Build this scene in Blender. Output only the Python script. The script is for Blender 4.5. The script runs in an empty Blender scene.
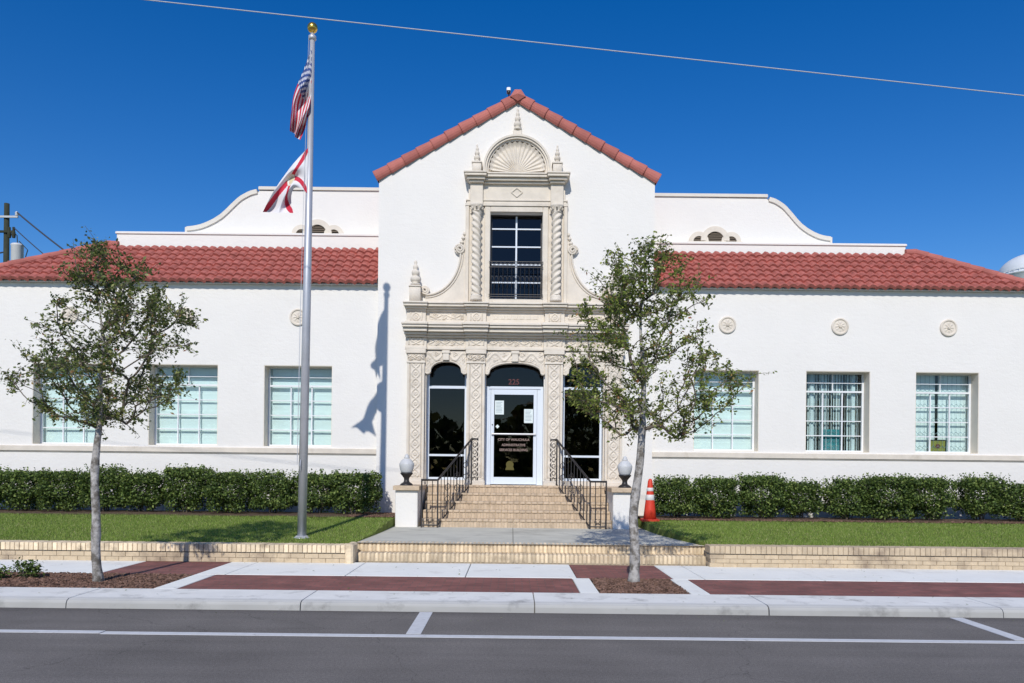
import bpy, math, random
import numpy as np
from mathutils import Vector, Matrix
random.seed(7); rng = np.random.default_rng(11)
PI = math.pi
scene = bpy.context.scene
COL = scene.collection

# ------------------------------------------------------------ mesh builder
class MB:
    def __init__(s): s.v = []; s.f = []
    def add(s, vs, fs):
        n = len(s.v); s.v += [tuple(p) for p in vs]; s.f += [tuple(i + n for i in f) for f in fs]; return s
    def box(s, x0, x1, y0, y1, z0, z1):
        vs = [(x0,y0,z0),(x1,y0,z0),(x1,y1,z0),(x0,y1,z0),(x0,y0,z1),(x1,y0,z1),(x1,y1,z1),(x0,y1,z1)]
        return s.add(vs, [(0,3,2,1),(4,5,6,7),(0,1,5,4),(1,2,6,5),(2,3,7,6),(3,0,4,7)])
    def bbox(s, x0, x1, y0, y1, z0, z1, b=.006):
        # box with chamfered front/top edges
        vs = []
        for (xa, xb, ya, yb, z) in ((x0,x1,y0,y1,z0),(x0,x1,y0,y1,z1-b),(x0+b,x1-b,y0+b,y1-b,z1)):
            vs += [(xa+b,ya,z),(xb-b,ya,z),(xb,ya+b,z),(xb,yb-b,z),(xb-b,yb,z),(xa+b,yb,z),(xa,yb-b,z),(xa,ya+b,z)]
        fs = []
        for k in (0, 8):
            for i in range(8): fs.append((k+i, k+(i+1)%8, k+8+(i+1)%8, k+8+i))
        fs.append(tuple(range(16, 24))); fs.append(tuple(range(7, -1, -1)))
        return s.add(vs, fs)
    def prism(s, pts, y0, y1):
        """polygon (x,z), counter-clockwise seen from -Y, extruded from y0 (front) to y1"""
        n = len(pts)
        vs = [(x, y0, z) for x, z in pts] + [(x, y1, z) for x, z in pts]
        fs = [tuple(range(n)), tuple(range(2*n-1, n-1, -1))]
        fs += [(i, i+n, (i+1)%n+n, (i+1)%n) for i in range(n)]
        return s.add(vs, fs)
    def strip(s, A, B, y0, y1):
        """solid band between two (x,z) polylines A (lower) and B (upper), same length"""
        n = len(A)
        vs = [(x,y0,z) for x,z in A]+[(x,y0,z) for x,z in B]+[(x,y1,z) for x,z in A]+[(x,y1,z) for x,z in B]
        fs = []
        for i in range(n-1):
            fs += [(i,i+1,n+i+1,n+i), (2*n+i+1,2*n+i,3*n+i,3*n+i+1), (i,2*n+i,2*n+i+1,i+1), (n+i,n+i+1,3*n+i+1,3*n+i)]
        fs += [(0,n,3*n,2*n), (n-1,3*n-1,4*n-1,2*n-1)]
        return s.add(vs, fs)
    def tube(s, pts, r, n=8, caps=True):
        pts = [Vector(p) for p in pts]; m = len(pts)
        rs = r if isinstance(r, (list, tuple)) else [r]*m
        up = None; vs = []
        for i, p in enumerate(pts):
            t = (pts[min(i+1, m-1)] - pts[max(i-1, 0)])
            t = t.normalized() if t.length > 1e-9 else Vector((0,0,1))
            if up is None:
                up = t.orthogonal().normalized()
            else:
                up = (up - t*up.dot(t)); up = up.normalized() if up.length > 1e-6 else t.orthogonal().normalized()
            w = t.cross(up)
            for k in range(n):
                a = 2*PI*k/n
                vs.append(p + (up*math.cos(a) + w*math.sin(a))*rs[i])
        fs = [(i*n+k, i*n+(k+1)%n, (i+1)*n+(k+1)%n, (i+1)*n+k) for i in range(m-1) for k in range(n)]
        if caps: fs += [tuple(range(n-1, -1, -1)), tuple(range((m-1)*n, m*n))]
        return s.add(vs, fs)
    def lathe(s, c, prof, n=24):
        cx, cy, cz = c; vs = []; m = len(prof)
        for r, z in prof:
            for k in range(n):
                a = 2*PI*k/n; vs.append((cx + r*math.cos(a), cy + r*math.sin(a), cz + z))
        fs = [(i*n+k, i*n+(k+1)%n, (i+1)*n+(k+1)%n, (i+1)*n+k) for i in range(m-1) for k in range(n)]
        fs += [tuple(range(n-1, -1, -1)), tuple(range((m-1)*n, m*n))]
        return s.add(vs, fs)
    def relief(s, x0, x1, z0, z1, y, h, res=.012):
        """carved panel: grid facing -Y, raised by h(x,z), with skirts back to y"""
        nx = max(2, int((x1-x0)/res)); nz = max(2, int((z1-z0)/res)); vs = []
        for j in range(nz+1):
            for i in range(nx+1):
                x = x0+(x1-x0)*i/nx; z = z0+(z1-z0)*j/nz
                e = 0 if (i in (0, nx) or j in (0, nz)) else 1
                vs.append((x, y - e*(.004+h(x, z)), z))
        w = nx+1
        fs = [(j*w+i, j*w+i+1, (j+1)*w+i+1, (j+1)*w+i) for j in range(nz) for i in range(nx)]
        return s.add(vs, fs)
    def build(s, name, mat, parent=None, smooth=False, loc=None):
        me = bpy.data.meshes.new(name); me.from_pydata(s.v, [], s.f); me.update()
        return link(name, me, mat, parent, smooth, loc)

def link(name, me, mat, parent=None, smooth=False, loc=None):
    for m in (mat if isinstance(mat, (list, tuple)) else [mat]): me.materials.append(m)
    if smooth: me.polygons.foreach_set('use_smooth', [True]*len(me.polygons))
    o = bpy.data.objects.new(name, me); COL.objects.link(o)
    if parent is not None:
        o.parent = parent; o.matrix_parent_inverse = Matrix.Translation(parent.location).inverted() if parent.type == 'EMPTY' else Matrix.Identity(4)
        if parent.type != 'EMPTY': o.matrix_parent_inverse = Matrix.Translation(WL(parent)).inverted()
    if loc is not None: o.location = loc
    return o
def WL(o):
    # world location of an unrotated object
    return o.location.copy() if (o.parent is None or True) else o.location
def thing(name, label, cat, loc=(0,0,0), group=None):
    o = bpy.data.objects.new(name, None); COL.objects.link(o); o.location = loc
    o.empty_display_size = .2
    return tag(o, label, cat, group)
def sub(name, parent, label=None):
    """an Empty that is a part holding sub-parts"""
    o = bpy.data.objects.new(name, None); COL.objects.link(o); o.parent = parent
    o.matrix_parent_inverse = Matrix.Translation(parent.location).inverted(); o.empty_display_size = .1
    if label: o['label'] = label
    return o
def tag(o, label, cat, group=None):
    o['label'] = label; o['category'] = cat
    if group: o['group'] = group
    return o
def struct(o): o['kind'] = 'structure'; return o
def stuff(o, label, cat): tag(o, label, cat); o['kind'] = 'stuff'; return o

# ------------------------------------------------------------ materials
def lin(c): return tuple((x/12.92 if x <= .04045 else ((x+.055)/1.055)**2.4) for x in c)
def mat(name, color, rough=.8, spec=.3, var=.0, vscale=3., bump=0., bscale=40., bdist=.02, metal=0., island=0., stain=None, detail=6, bump2=None):
    m = bpy.data.materials.new(name); m.use_nodes = True; nt = m.node_tree; N = nt.nodes; L = nt.links
    b = N['Principled BSDF']; b.inputs['Roughness'].default_value = rough
    b.inputs['Specular IOR Level'].default_value = spec; b.inputs['Metallic'].default_value = metal
    tc = N.new('ShaderNodeTexCoord'); col = None
    rgb = N.new('ShaderNodeRGB'); rgb.outputs[0].default_value = (*color, 1); col = rgb.outputs[0]
    def noise(sc, det=detail, rg=.6):
        n = N.new('ShaderNodeTexNoise'); n.inputs['Scale'].default_value = sc; n.inputs['Detail'].default_value = det
        n.inputs['Roughness'].default_value = rg; L.new(tc.outputs['Object'], n.inputs['Vector']); return n
    def mult(col, fac_socket, lo, hi):
        mr = N.new('ShaderNodeMapRange'); mr.inputs[1].default_value = .3; mr.inputs[2].default_value = .7
        mr.inputs[3].default_value = lo; mr.inputs[4].default_value = hi; L.new(fac_socket, mr.inputs[0])
        v = N.new('ShaderNodeVectorMath'); v.operation = 'SCALE'; L.new(col, v.inputs[0]); L.new(mr.outputs[0], v.inputs['Scale']); return v.outputs[0]
    if var: col = mult(col, noise(vscale).outputs[0], 1-var, 1+var)
    if island:
        g = N.new('ShaderNodeNewGeometry')
        mr = N.new('ShaderNodeMapRange'); mr.inputs[3].default_value = 1-island; mr.inputs[4].default_value = 1+island
        L.new(g.outputs['Random Per Island'], mr.inputs[0])
        v = N.new('ShaderNodeVectorMath'); v.operation = 'SCALE'; L.new(col, v.inputs[0]); L.new(mr.outputs[0], v.inputs['Scale']); col = v.outputs[0]
    if stain:
        sc, lo, hi, scol = stain
        n = noise(sc, 8, .65); mr = N.new('ShaderNodeMapRange'); mr.inputs[1].default_value = lo; mr.inputs[2].default_value = hi
        L.new(n.outputs[0], mr.inputs[0]); mx = N.new('ShaderNodeMix'); mx.data_type = 'RGBA'
        L.new(mr.outputs[0], mx.inputs[0]); L.new(col, mx.inputs[6]); mx.inputs[7].default_value = (*scol, 1); col = mx.outputs[2]
    L.new(col, b.inputs['Base Color'])
    if bump:
        n = noise(bscale); bp = N.new('ShaderNodeBump'); bp.inputs['Strength'].default_value = bump; bp.inputs['Distance'].default_value = bdist
        L.new(n.outputs[0], bp.inputs['Height']); L.new(bp.outputs[0], b.inputs['Normal'])
        if bump2:
            n2 = noise(bump2[0], 3); b2 = N.new('ShaderNodeBump'); b2.inputs['Strength'].default_value = bump2[1]; b2.inputs['Distance'].default_value = bump2[2]
            L.new(n2.outputs[0], b2.inputs['Height']); L.new(bp.outputs[0], b2.inputs['Normal']); L.new(b2.outputs[0], b.inputs['Normal'])
    return m
def leafmat(name, cols, trans=.25, rough=.45):
    m = bpy.data.materials.new(name); m.use_nodes = True; nt = m.node_tree; N = nt.nodes; L = nt.links
    b = N['Principled BSDF']; b.inputs['Roughness'].default_value = rough; b.inputs['Specular IOR Level'].default_value = .4
    g = N.new('ShaderNodeNewGeometry'); r = N.new('ShaderNodeValToRGB'); r.color_ramp.interpolation = 'LINEAR'
    e = r.color_ramp.elements
    while len(e) < len(cols): e.new(.5)
    for i, (p, c) in enumerate(cols): e[i].position = p; e[i].color = (*c, 1)
    L.new(g.outputs['Random Per Island'], r.inputs[0]); L.new(r.outputs[0], b.inputs['Base Color'])
    t = N.new('ShaderNodeBsdfTranslucent'); L.new(r.outputs[0], t.inputs[0])
    mx = N.new('ShaderNodeMixShader'); mx.inputs[0].default_value = trans
    L.new(b.outputs[0], mx.inputs[1]); L.new(t.outputs[0], mx.inputs[2]); L.new(mx.outputs[0], N['Material Output'].inputs[0])
    return m
def glassmat(name, tint, ior=1.5):
    m = bpy.data.materials.new(name); m.use_nodes = True; nt = m.node_tree; N = nt.nodes; L = nt.links
    N.remove(N['Principled BSDF'])
    t = N.new('ShaderNodeBsdfTransparent'); t.inputs[0].default_value = (*tint, 1)
    g = N.new('ShaderNodeBsdfGlossy'); g.inputs['Roughness'].default_value = .01
    f = N.new('ShaderNodeFresnel'); f.inputs[0].default_value = ior
    mx = N.new('ShaderNodeMixShader'); L.new(f.outputs[0], mx.inputs[0]); L.new(t.outputs[0], mx.inputs[1]); L.new(g.outputs[0], mx.inputs[2])
    L.new(mx.outputs[0], N['Material Output'].inputs[0]); return m

def stucco_mat():
    m = mat('white_stucco', (.81,.785,.745), .9, .2, var=.018, vscale=1.2, stain=(.9,.62,.85,(.73,.705,.67)))
    nt = m.node_tree; N = nt.nodes; L = nt.links; b = N['Principled BSDF']
    tc = N.new('ShaderNodeTexCoord')
    mp = N.new('ShaderNodeMapping'); mp.inputs['Rotation'].default_value = (PI/2,0,0); L.new(tc.outputs['Object'], mp.inputs[0])
    br = N.new('ShaderNodeTexBrick'); br.inputs['Scale'].default_value = 1.; br.inputs['Brick Width'].default_value = .42; br.inputs['Row Height'].default_value = .21
    br.inputs['Mortar Size'].default_value = .012; br.inputs['Mortar Smooth'].default_value = 1.
    L.new(mp.outputs[0], br.inputs['Vector'])
    st = N.new('ShaderNodeMapping'); st.inputs['Scale'].default_value = (7,7,13); L.new(tc.outputs['Object'], st.inputs[0])
    n1 = N.new('ShaderNodeTexNoise'); n1.inputs['Scale'].default_value = 1.; n1.inputs['Detail'].default_value = 6; L.new(st.outputs[0], n1.inputs['Vector'])
    n2 = N.new('ShaderNodeTexNoise'); n2.inputs['Scale'].default_value = 30; n2.inputs['Detail'].default_value = 4; L.new(tc.outputs['Object'], n2.inputs['Vector'])
    b0 = N.new('ShaderNodeBump'); b0.inputs['Strength'].default_value = .06; b0.inputs['Distance'].default_value = -.006; L.new(br.outputs['Fac'], b0.inputs['Height'])
    b1 = N.new('ShaderNodeBump'); b1.inputs['Strength'].default_value = .24; b1.inputs['Distance'].default_value = .02; L.new(n1.outputs[0], b1.inputs['Height']); L.new(b0.outputs[0], b1.inputs['Normal'])
    b2 = N.new('ShaderNodeBump'); b2.inputs['Strength'].default_value = .4; b2.inputs['Distance'].default_value = .008; L.new(n2.outputs[0], b2.inputs['Height']); L.new(b1.outputs[0], b2.inputs['Normal'])
    L.new(b2.outputs[0], b.inputs['Normal']); return m

M = dict(
 stucco = stucco_mat(),
 stone = mat('cast_stone', (.71,.645,.555), .85, .25, var=.08, vscale=4, bump=.3, bscale=60, bdist=.006, stain=(2.2,.58,.8,(.50,.43,.34))),
 reveal = mat('beige_reveal_paint', (.80,.73,.62), .8, .25, var=.05, vscale=3),
 tile = mat('terracotta_tile', (.43,.14,.115), .85, .15, var=.26, vscale=5.5, bump=.25, bscale=50, bdist=.004, stain=(5,.52,.75,(.27,.08,.065))),
 captile = mat('terracotta_cap_tile', (.44,.15,.125), .8, .2, var=.12, vscale=3, island=.10, bump=.2, bscale=40, bdist=.004),
 soffit = mat('soffit_paint', (.55,.55,.56), .8),
 white = mat('white_metal_paint', (.78,.80,.82), .45, .5, var=.03),
 alu = mat('white_aluminium_frame', (.68,.74,.82), .4, .5),
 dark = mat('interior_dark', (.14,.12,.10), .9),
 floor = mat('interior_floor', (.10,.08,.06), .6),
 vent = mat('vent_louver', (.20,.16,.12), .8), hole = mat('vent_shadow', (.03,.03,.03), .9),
 iron = mat('wrought_iron', (.025,.022,.022), .45, .5, var=.2, bump=.2, bscale=80, bdist=.002),
 brick = mat('tan_step_brick', (.56,.44,.315), .85, .2, var=.12, vscale=14, island=.11, bump=.4, bscale=70, bdist=.006, stain=(5,.58,.8,(.30,.21,.13))),
 ybrick = mat('yellow_brick', (.76,.62,.43), .85, .2, var=.14, vscale=16, island=.24, bump=.4, bscale=70, bdist=.006, stain=(4,.53,.72,(.22,.165,.11))),
 wbrick = mat('weathered_wall_brick', (.56,.45,.31), .88, .2, var=.10, vscale=12, island=.08, bump=.4, bscale=60, bdist=.006, stain=(2.6,.52,.75,(.25,.19,.14))),
 mortar = mat('mortar', (.36,.29,.21), .95, .1, var=.15, vscale=20),
 concrete = mat('walk_concrete', (.84,.845,.80), .9, .2, var=.05, vscale=1.5, bump=.3, bscale=120, bdist=.003, stain=(2.4,.57,.8,(.58,.56,.52))),
 kerb = mat('kerb_concrete', (.78,.775,.735), .9, .2, var=.08, vscale=2.5, bump=.35, bscale=90, bdist=.004, stain=(3.2,.54,.72,(.46,.455,.43))),
 landing = mat('landing_concrete', (.56,.55,.48), .9, .2, var=.10, vscale=2, bump=.3, bscale=100, bdist=.003, stain=(1.3,.5,.75,(.38,.37,.32))),
 joint = mat('joint_grit', (.16,.15,.13), .95),
 paint = mat('road_paint', (.62,.63,.64), .75, .3, var=.08, vscale=10, stain=(9,.60,.78,(.22,.22,.22))),
 soil = mat('soil', (.12,.085,.06), .95, .1, var=.3, vscale=12, bump=.6, bscale=30, bdist=.03),
 turf = mat('turf_base', (.13,.165,.04), .95, .1, var=.25, vscale=3, bump=.5, bscale=60, bdist=.02, stain=(2.5,.62,.85,(.20,.20,.075))),
 terrain = mat('terrain', (.09,.12,.05), .95, .1, var=.3, vscale=.3),
 galv = mat('galvanised_pole', (.52,.53,.56), .42, .5, metal=.35, var=.06, vscale=5),
 gold = mat('gold_ball', (.75,.48,.10), .25, .5, metal=.9),
 bark = mat('pale_bark', (.42,.40,.375), .9, .2, var=.3, vscale=14, bump=.9, bscale=30, bdist=.015, stain=(9,.46,.60,(.15,.135,.115))),
 twig = mat('twig_bark', (.15,.125,.10), .9, .2, var=.2, vscale=9),
 orange = mat('cone_orange', (.66,.05,.022), .5, .4, var=.06, vscale=6), reflect = mat('cone_band', (.72,.70,.68), .5, .4, var=.05),
 globe = mat('frosted_globe', (.56,.57,.58), .5, .4, var=.05, vscale=8),
 tank = mat('tank_paint', (.72,.75,.78), .6, .4, var=.04, vscale=.6),
 wood = mat('pole_wood', (.045,.05,.035), .9, .2, var=.2, vscale=3), trafo = mat('transformer_paint', (.62,.63,.64), .5, .4),
 cable = mat('weathered_cable', (.50,.52,.55), .6), dcable = mat('dark_cable', (.05,.055,.07), .7),
 blind = mat('white_blind', (.84,.86,.84), .7, .3), vblind = mat('grey_vertical_blind', (.66,.70,.70), .7, .3),
 grille = mat('white_grille', (.70,.73,.74), .5, .4), greyline = mat('grille_grey_metal', (.25,.32,.35), .5),  # greyline: plain blue-grey for the folding grille and the board pattern
 paper = mat('notice_paper', (.72,.80,.80), .8), ink = mat('notice_ink', (.25,.32,.36), .8),
 letter = mat('gilt_lettering', (.30,.22,.19), .6), rletter = mat('red_numerals', (.13,.04,.04), .6), seal = mat('dull_gold_seal', (.10,.085,.02), .7),
 teal = mat('teal_board', (.05,.22,.24), .6, .3, var=.3, vscale=9), ochre = mat('ochre_board', (.28,.26,.06), .6, .3, var=.2, vscale=12), plum = mat('dark_red_centre', (.16,.05,.04), .6),
 fred = mat('flag_red', (.55,.03,.06), .8), fwhite = mat('flag_white', (.75,.74,.76), .8), fblue = mat('flag_blue', (.04,.07,.22), .8), fgold = mat('flag_seal_gold', (.62,.55,.36), .8),
 glass = glassmat('pale_cyan_glass', (.915,.975,.98), 1.4), dglass = glassmat('dark_tinted_glass', (.48,.46,.46), 1.42), bglass = glassmat('blue_black_glass', (.10,.14,.22), 1.5),
 wmortar = mat('pale_mortar', (.47,.38,.27), .95, .1, var=.15, vscale=20),
 coping = mat('coping_paint', (.72,.68,.61), .85, .2, var=.05, vscale=3),
 chip = mat('bark_chip', (.19,.115,.085), .95, .1, island=.6),
 leafA = leafmat('oak_leaf', [(0,(.06,.095,.03)),(.35,(.13,.18,.045)),(.75,(.23,.27,.075)),(.93,(.38,.39,.15)),(1,(.34,.15,.08))], .35, .6),
 leafB = leafmat('street_tree_leaf', [(0,(.075,.115,.025)),(.35,(.17,.23,.04)),(.75,(.29,.35,.07)),(.92,(.42,.44,.15)),(1,(.38,.13,.07))], .35, .6),
 hedge = leafmat('hedge_leaf', [(0,(.03,.055,.014)),(.5,(.085,.14,.03)),(.85,(.18,.26,.055)),(1,(.32,.38,.11))], .25, .65),
 grass = leafmat('grass_blade', [(0,(.13,.22,.035)),(.5,(.25,.37,.06)),(.88,(.36,.44,.11)),(1,(.52,.48,.26))], .3, .6),
)
# asphalt: fine aggregate, wheel-worn bands along the street
def asphalt():
    m = mat('asphalt', (.172,.158,.145), .88, .25, var=.10, vscale=.8, bump=.7, bscale=260, bdist=.004)
    nt = m.node_tree; N = nt.nodes; L = nt.links; b = N['Principled BSDF']
    src = b.inputs['Base Color'].links[0].from_socket
    tc = N.new('ShaderNodeTexCoord')
    mp = N.new('ShaderNodeMapping'); mp.inputs['Scale'].default_value = (.35,5,1); L.new(tc.outputs['Object'], mp.inputs[0])
    n = N.new('ShaderNodeTexNoise'); n.inputs['Scale'].default_value = .9; n.inputs['Detail'].default_value = 7; L.new(mp.outputs[0], n.inputs[0])
    mr = N.new('ShaderNodeMapRange'); mr.inputs[1].default_value = .3; mr.inputs[2].default_value = .7; mr.inputs[3].default_value = .90; mr.inputs[4].default_value = 1.09; L.new(n.outputs[0], mr.inputs[0])
    n2 = N.new('ShaderNodeTexNoise'); n2.inputs['Scale'].default_value = 140; n2.inputs['Detail'].default_value = 3; L.new(tc.outputs['Object'], n2.inputs[0])
    m2 = N.new('ShaderNodeMapRange'); m2.inputs[1].default_value = .3; m2.inputs[2].default_value = .7; m2.inputs[3].default_value = .5; m2.inputs[4].default_value = 1.55; L.new(n2.outputs[0], m2.inputs[0])
    mm = N.new('ShaderNodeMath'); mm.operation = 'MULTIPLY'; L.new(mr.outputs[0], mm.inputs[0]); L.new(m2.outputs[0], mm.inputs[1])
    def mul(a_, b2):
        q = N.new('ShaderNodeMath'); q.operation = 'MULTIPLY'; L.new(a_, q.inputs[0]); L.new(b2, q.inputs[1]); return q.outputs[0]
    def rng_(src_, a_, b2, c_, d_):
        q = N.new('ShaderNodeMapRange'); q.inputs[1].default_value = a_; q.inputs[2].default_value = b2; q.inputs[3].default_value = c_; q.inputs[4].default_value = d_; L.new(src_, q.inputs[0]); return q.outputs[0]
    n3 = N.new('ShaderNodeTexNoise'); n3.inputs['Scale'].default_value = 38; n3.inputs['Detail'].default_value = 4; L.new(tc.outputs['Object'], n3.inputs[0])
    out_ = mul(mm.outputs[0], rng_(n3.outputs[0], .3, .7, .84, 1.16))
    n4 = N.new('ShaderNodeTexNoise'); n4.inputs['Scale'].default_value = 1.1; n4.inputs['Detail'].default_value = 9; L.new(tc.outputs['Object'], n4.inputs[0])
    out_ = mul(out_, rng_(n4.outputs[0], .25, .75, .86, 1.12))
    # cracks
    vo = N.new('ShaderNodeTexVoronoi'); vo.feature = 'DISTANCE_TO_EDGE'; vo.inputs['Scale'].default_value = .33; 
    wn = N.new('ShaderNodeTexNoise'); wn.inputs['Scale'].default_value = 2.2; wn.inputs['Detail'].default_value = 6; L.new(tc.outputs['Object'], wn.inputs[0])
    va = N.new('ShaderNodeVectorMath'); va.operation = 'MULTIPLY_ADD'; L.new(wn.outputs['Color'], va.inputs[0]); va.inputs[1].default_value = (.7,.7,0); L.new(tc.outputs['Object'], va.inputs[2]); L.new(va.outputs[0], vo.inputs['Vector'])
    out_ = mul(out_, rng_(vo.outputs['Distance'], 0, .0035, .72, 1.))
    # gutter grime along the kerb
    sp = N.new('ShaderNodeSeparateXYZ'); L.new(tc.outputs['Object'], sp.inputs[0])
    ad = N.new('ShaderNodeMath'); ad.operation = 'MULTIPLY_ADD'; L.new(n4.outputs[0], ad.inputs[0]); ad.inputs[1].default_value = .35; L.new(sp.outputs['Y'], ad.inputs[2])
    out_ = mul(out_, rng_(ad.outputs[0], -8.75, -8.42, 1., .74))
    v = N.new('ShaderNodeVectorMath'); v.operation = 'SCALE'; L.new(src, v.inputs[0]); L.new(out_, v.inputs['Scale']); L.new(v.outputs[0], b.inputs['Base Color'])
    return m
M['asphalt'] = asphalt()
def darken_kerb_face():  # front face darkened in colour to offset its sunlit glare, broken up like grime
    m = M['kerb']; nt = m.node_tree; N = nt.nodes; L = nt.links; b = N['Principled BSDF']; src = b.inputs['Base Color'].links[0].from_socket
    tc = N.new('ShaderNodeTexCoord'); sp = N.new('ShaderNodeSeparateXYZ'); L.new(tc.outputs['Object'], sp.inputs[0])
    n = N.new('ShaderNodeTexNoise'); n.inputs['Scale'].default_value = 2.5; n.inputs['Detail'].default_value = 9; L.new(tc.outputs['Object'], n.inputs[0])
    a = N.new('ShaderNodeMath'); a.operation = 'MULTIPLY_ADD'; L.new(n.outputs[0], a.inputs[0]); a.inputs[1].default_value = -.16; L.new(sp.outputs['Y'], a.inputs[2])
    mr = N.new('ShaderNodeMapRange'); mr.inputs[1].default_value = -8.68; mr.inputs[2].default_value = -8.50; mr.inputs[3].default_value = .50; mr.inputs[4].default_value = 1.; L.new(a.outputs[0], mr.inputs[0])
    v = N.new('ShaderNodeVectorMath'); v.operation = 'SCALE'; L.new(src, v.inputs[0]); L.new(mr.outputs[0], v.inputs['Scale']); L.new(v.outputs[0], b.inputs['Base Color'])
darken_kerb_face()
def paver_mat():
    m = bpy.data.materials.new('red_pavers'); m.use_nodes = True; nt = m.node_tree; N = nt.nodes; L = nt.links; b = N['Principled BSDF']
    b.inputs['Roughness'].default_value = .9; tc = N.new('ShaderNodeTexCoord')
    br = N.new('ShaderNodeTexBrick'); br.inputs['Scale'].default_value = 1.; br.inputs['Brick Width'].default_value = .2; br.inputs['Row Height'].default_value = .1
    br.inputs['Mortar Size'].default_value = .006; br.inputs['Color1'].default_value = (.26,.095,.078,1); br.inputs['Color2'].default_value = (.19,.068,.058,1); br.inputs['Mortar'].default_value = (.13,.085,.075,1)
    L.new(tc.outputs['Object'], br.inputs[0])
    n = N.new('ShaderNodeTexNoise'); n.inputs['Scale'].default_value = 3; n.inputs['Detail'].default_value = 8; L.new(tc.outputs['Object'], n.inputs[0])
    mr = N.new('ShaderNodeMapRange'); mr.inputs[1].default_value = .3; mr.inputs[2].default_value = .7; mr.inputs[3].default_value = .8; mr.inputs[4].default_value = 1.25; L.new(n.outputs[0], mr.inputs[0])
    v = N.new('ShaderNodeVectorMath'); v.operation = 'SCALE'; L.new(br.outputs[0], v.inputs[0]); L.new(mr.outputs[0], v.inputs['Scale']); L.new(v.outputs[0], b.inputs['Base Color'])
    bp = N.new('ShaderNodeBump'); bp.inputs['Strength'].default_value = .6; bp.inputs['Distance'].default_value = -.006; L.new(br.outputs['Fac'], bp.inputs['Height']); L.new(bp.outputs[0], b.inputs['Normal'])
    return m
M['paver'] = paver_mat()

# ------------------------------------------------------------ ground, street, pavement
struct(MB().add([(-600,-600,-.12),(600,-600,-.12),(600,600,-.12),(-600,600,-.12)], [(0,1,2,3)]).build('terrain', M['terrain']))
KF, KB = -8.60, -7.86        # kerb front face and back edge
SF, WY = -6.61, -5.27        # back of paver band; foot of the garden wall
struct(MB().box(-60,60,-19,KF+.002,-.1,0).build('road', M['asphalt']))
mk = MB(); mk.box(-60,-3.87,-9.83,-9.725,.0,.004); mk.box(-3.85,60,-9.86,-9.755,.0,.004)
for x in (-.96, 4.8, -18.4, -12.5, 10.7, 16.6): mk.box(x-.07, x+.07, -9.72, KF-.03, 0, .004)
struct(mk.build('road_marking', M['paint']))
# kerb with rounded nose, cast in lengths
kb = MB(); x = .22-2.56*20
while x < 50:
    a, b_ = x+.006, x+2.554; dy = random.uniform(-.004,.004)
    prof = [(KF-.0,-.05),(KF+.012,.055),(KF+.03,.083),(KF+.065,.098),(KF+.12,.101),(KB,.104),(KB,-.05)]
    vs = [(a,py+dy,pz) for py,pz in prof]+[(b_,py+dy,pz) for py,pz in prof]; n = len(prof)
    kb.add(vs, [(i, i+n, (i+1)%n+n, (i+1)%n) for i in range(n)]+[tuple(range(n)), tuple(range(2*n-1,n-1,-1))]); x += 2.56
struct(kb.build('kerb', M['kerb']))
struct(MB().box(-60,60,KF+.05,-5.1,-.09,.085).build('sidewalk_base', M['joint']))
sw = MB()
def slab(x0,x1,y0,y1,z=.104): sw.bbox(x0+.006,x1-.006,y0+.006,y1-.006,.05,z,.005)
edges = [-2.28+1.62*k for k in range(-22,24)]
for a, b_ in zip(edges[:-1], edges[1:]):
    # walk behind the pavers, interrupted by the two brick panels
    segs = [(a,b_)]
    for (p,q) in ((-5.6,-4.3),(.85,2.15)):
        new = []
        for s,e in segs:
            if e <= p or s >= q: new.append((s,e))
            else:
                if s < p: new.append((s,p))
                if e > q: new.append((q,e))
        segs = new
    for s,e in segs:
        if e-s > .05: slab(s,e,SF,WY+.12)
for (p,q) in ((-4.3,-4.02),(.78,1.02),(2.1,2.34)): slab(p,q,KB+.004,SF)
slab(-7.75,-7.5,KB+.004,SF)
struct(sw.build('sidewalk', M['concrete']))
pv = MB()
for (x0,x1,y0,y1) in ((-4.02,.78,KB+.004,SF),(2.34,40,KB+.004,SF),(-40,-7.75,KB+.004,SF),(-5.6,-4.3,SF,WY+.12),(.85,2.15,SF,WY+.12)):
    pv.box(x0+.004,x1-.004,y0+.004,y1-.004,.02,.1)
struct(pv.build('brick_paving', M['paver']))
tp = MB(); tp.box(-7.5,-4.3,KB+.004,SF,.02,.09); tp.box(1.02,2.1,KB+.004,SF,.02,.09)
struct(tp.build('tree_pit_soil', M['soil']))
def chips(x0,x1,y0,y1,z,n,name,label):
    vs = []; fs = []
    for i in range(n):
        x = random.uniform(x0+.02,x1-.02); y = random.uniform(y0+.02,y1-.02); a = random.uniform(0,PI); l = random.uniform(.012,.035); w = random.uniform(.005,.012)
        zz = (z(x,y) if callable(z) else z) + random.uniform(0,.018); t = random.uniform(-.4,.4); c, s = math.cos(a), math.sin(a); k = len(vs)
        for (u,v) in ((-l,-w),(l,-w),(l,w),(-l,w)): vs.append((x+u*c-v*s, y+u*s+v*c, zz+u*t+.004))
        for (u,v) in ((-l,-w),(l,-w),(l,w),(-l,w)): vs.append((x+u*c-v*s, y+u*s+v*c, zz+u*t-.006))
        fs += [(k,k+1,k+2,k+3),(k,k+4,k+5,k+1),(k+1,k+5,k+6,k+2),(k+2,k+6,k+7,k+3),(k+3,k+7,k+4,k)]
    me = bpy.data.meshes.new(name); me.from_pydata(vs,[],fs); o = link(name, me, M['chip']); return stuff(o, label, 'mulch')
chips(-7.5,-4.3,KB,SF,.092,6500,'mulch','brown bark mulch in the long left tree pit')
chips(1.02,2.1,KB,SF,.092,2600,'mulch','brown bark mulch around the right street tree')

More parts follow.
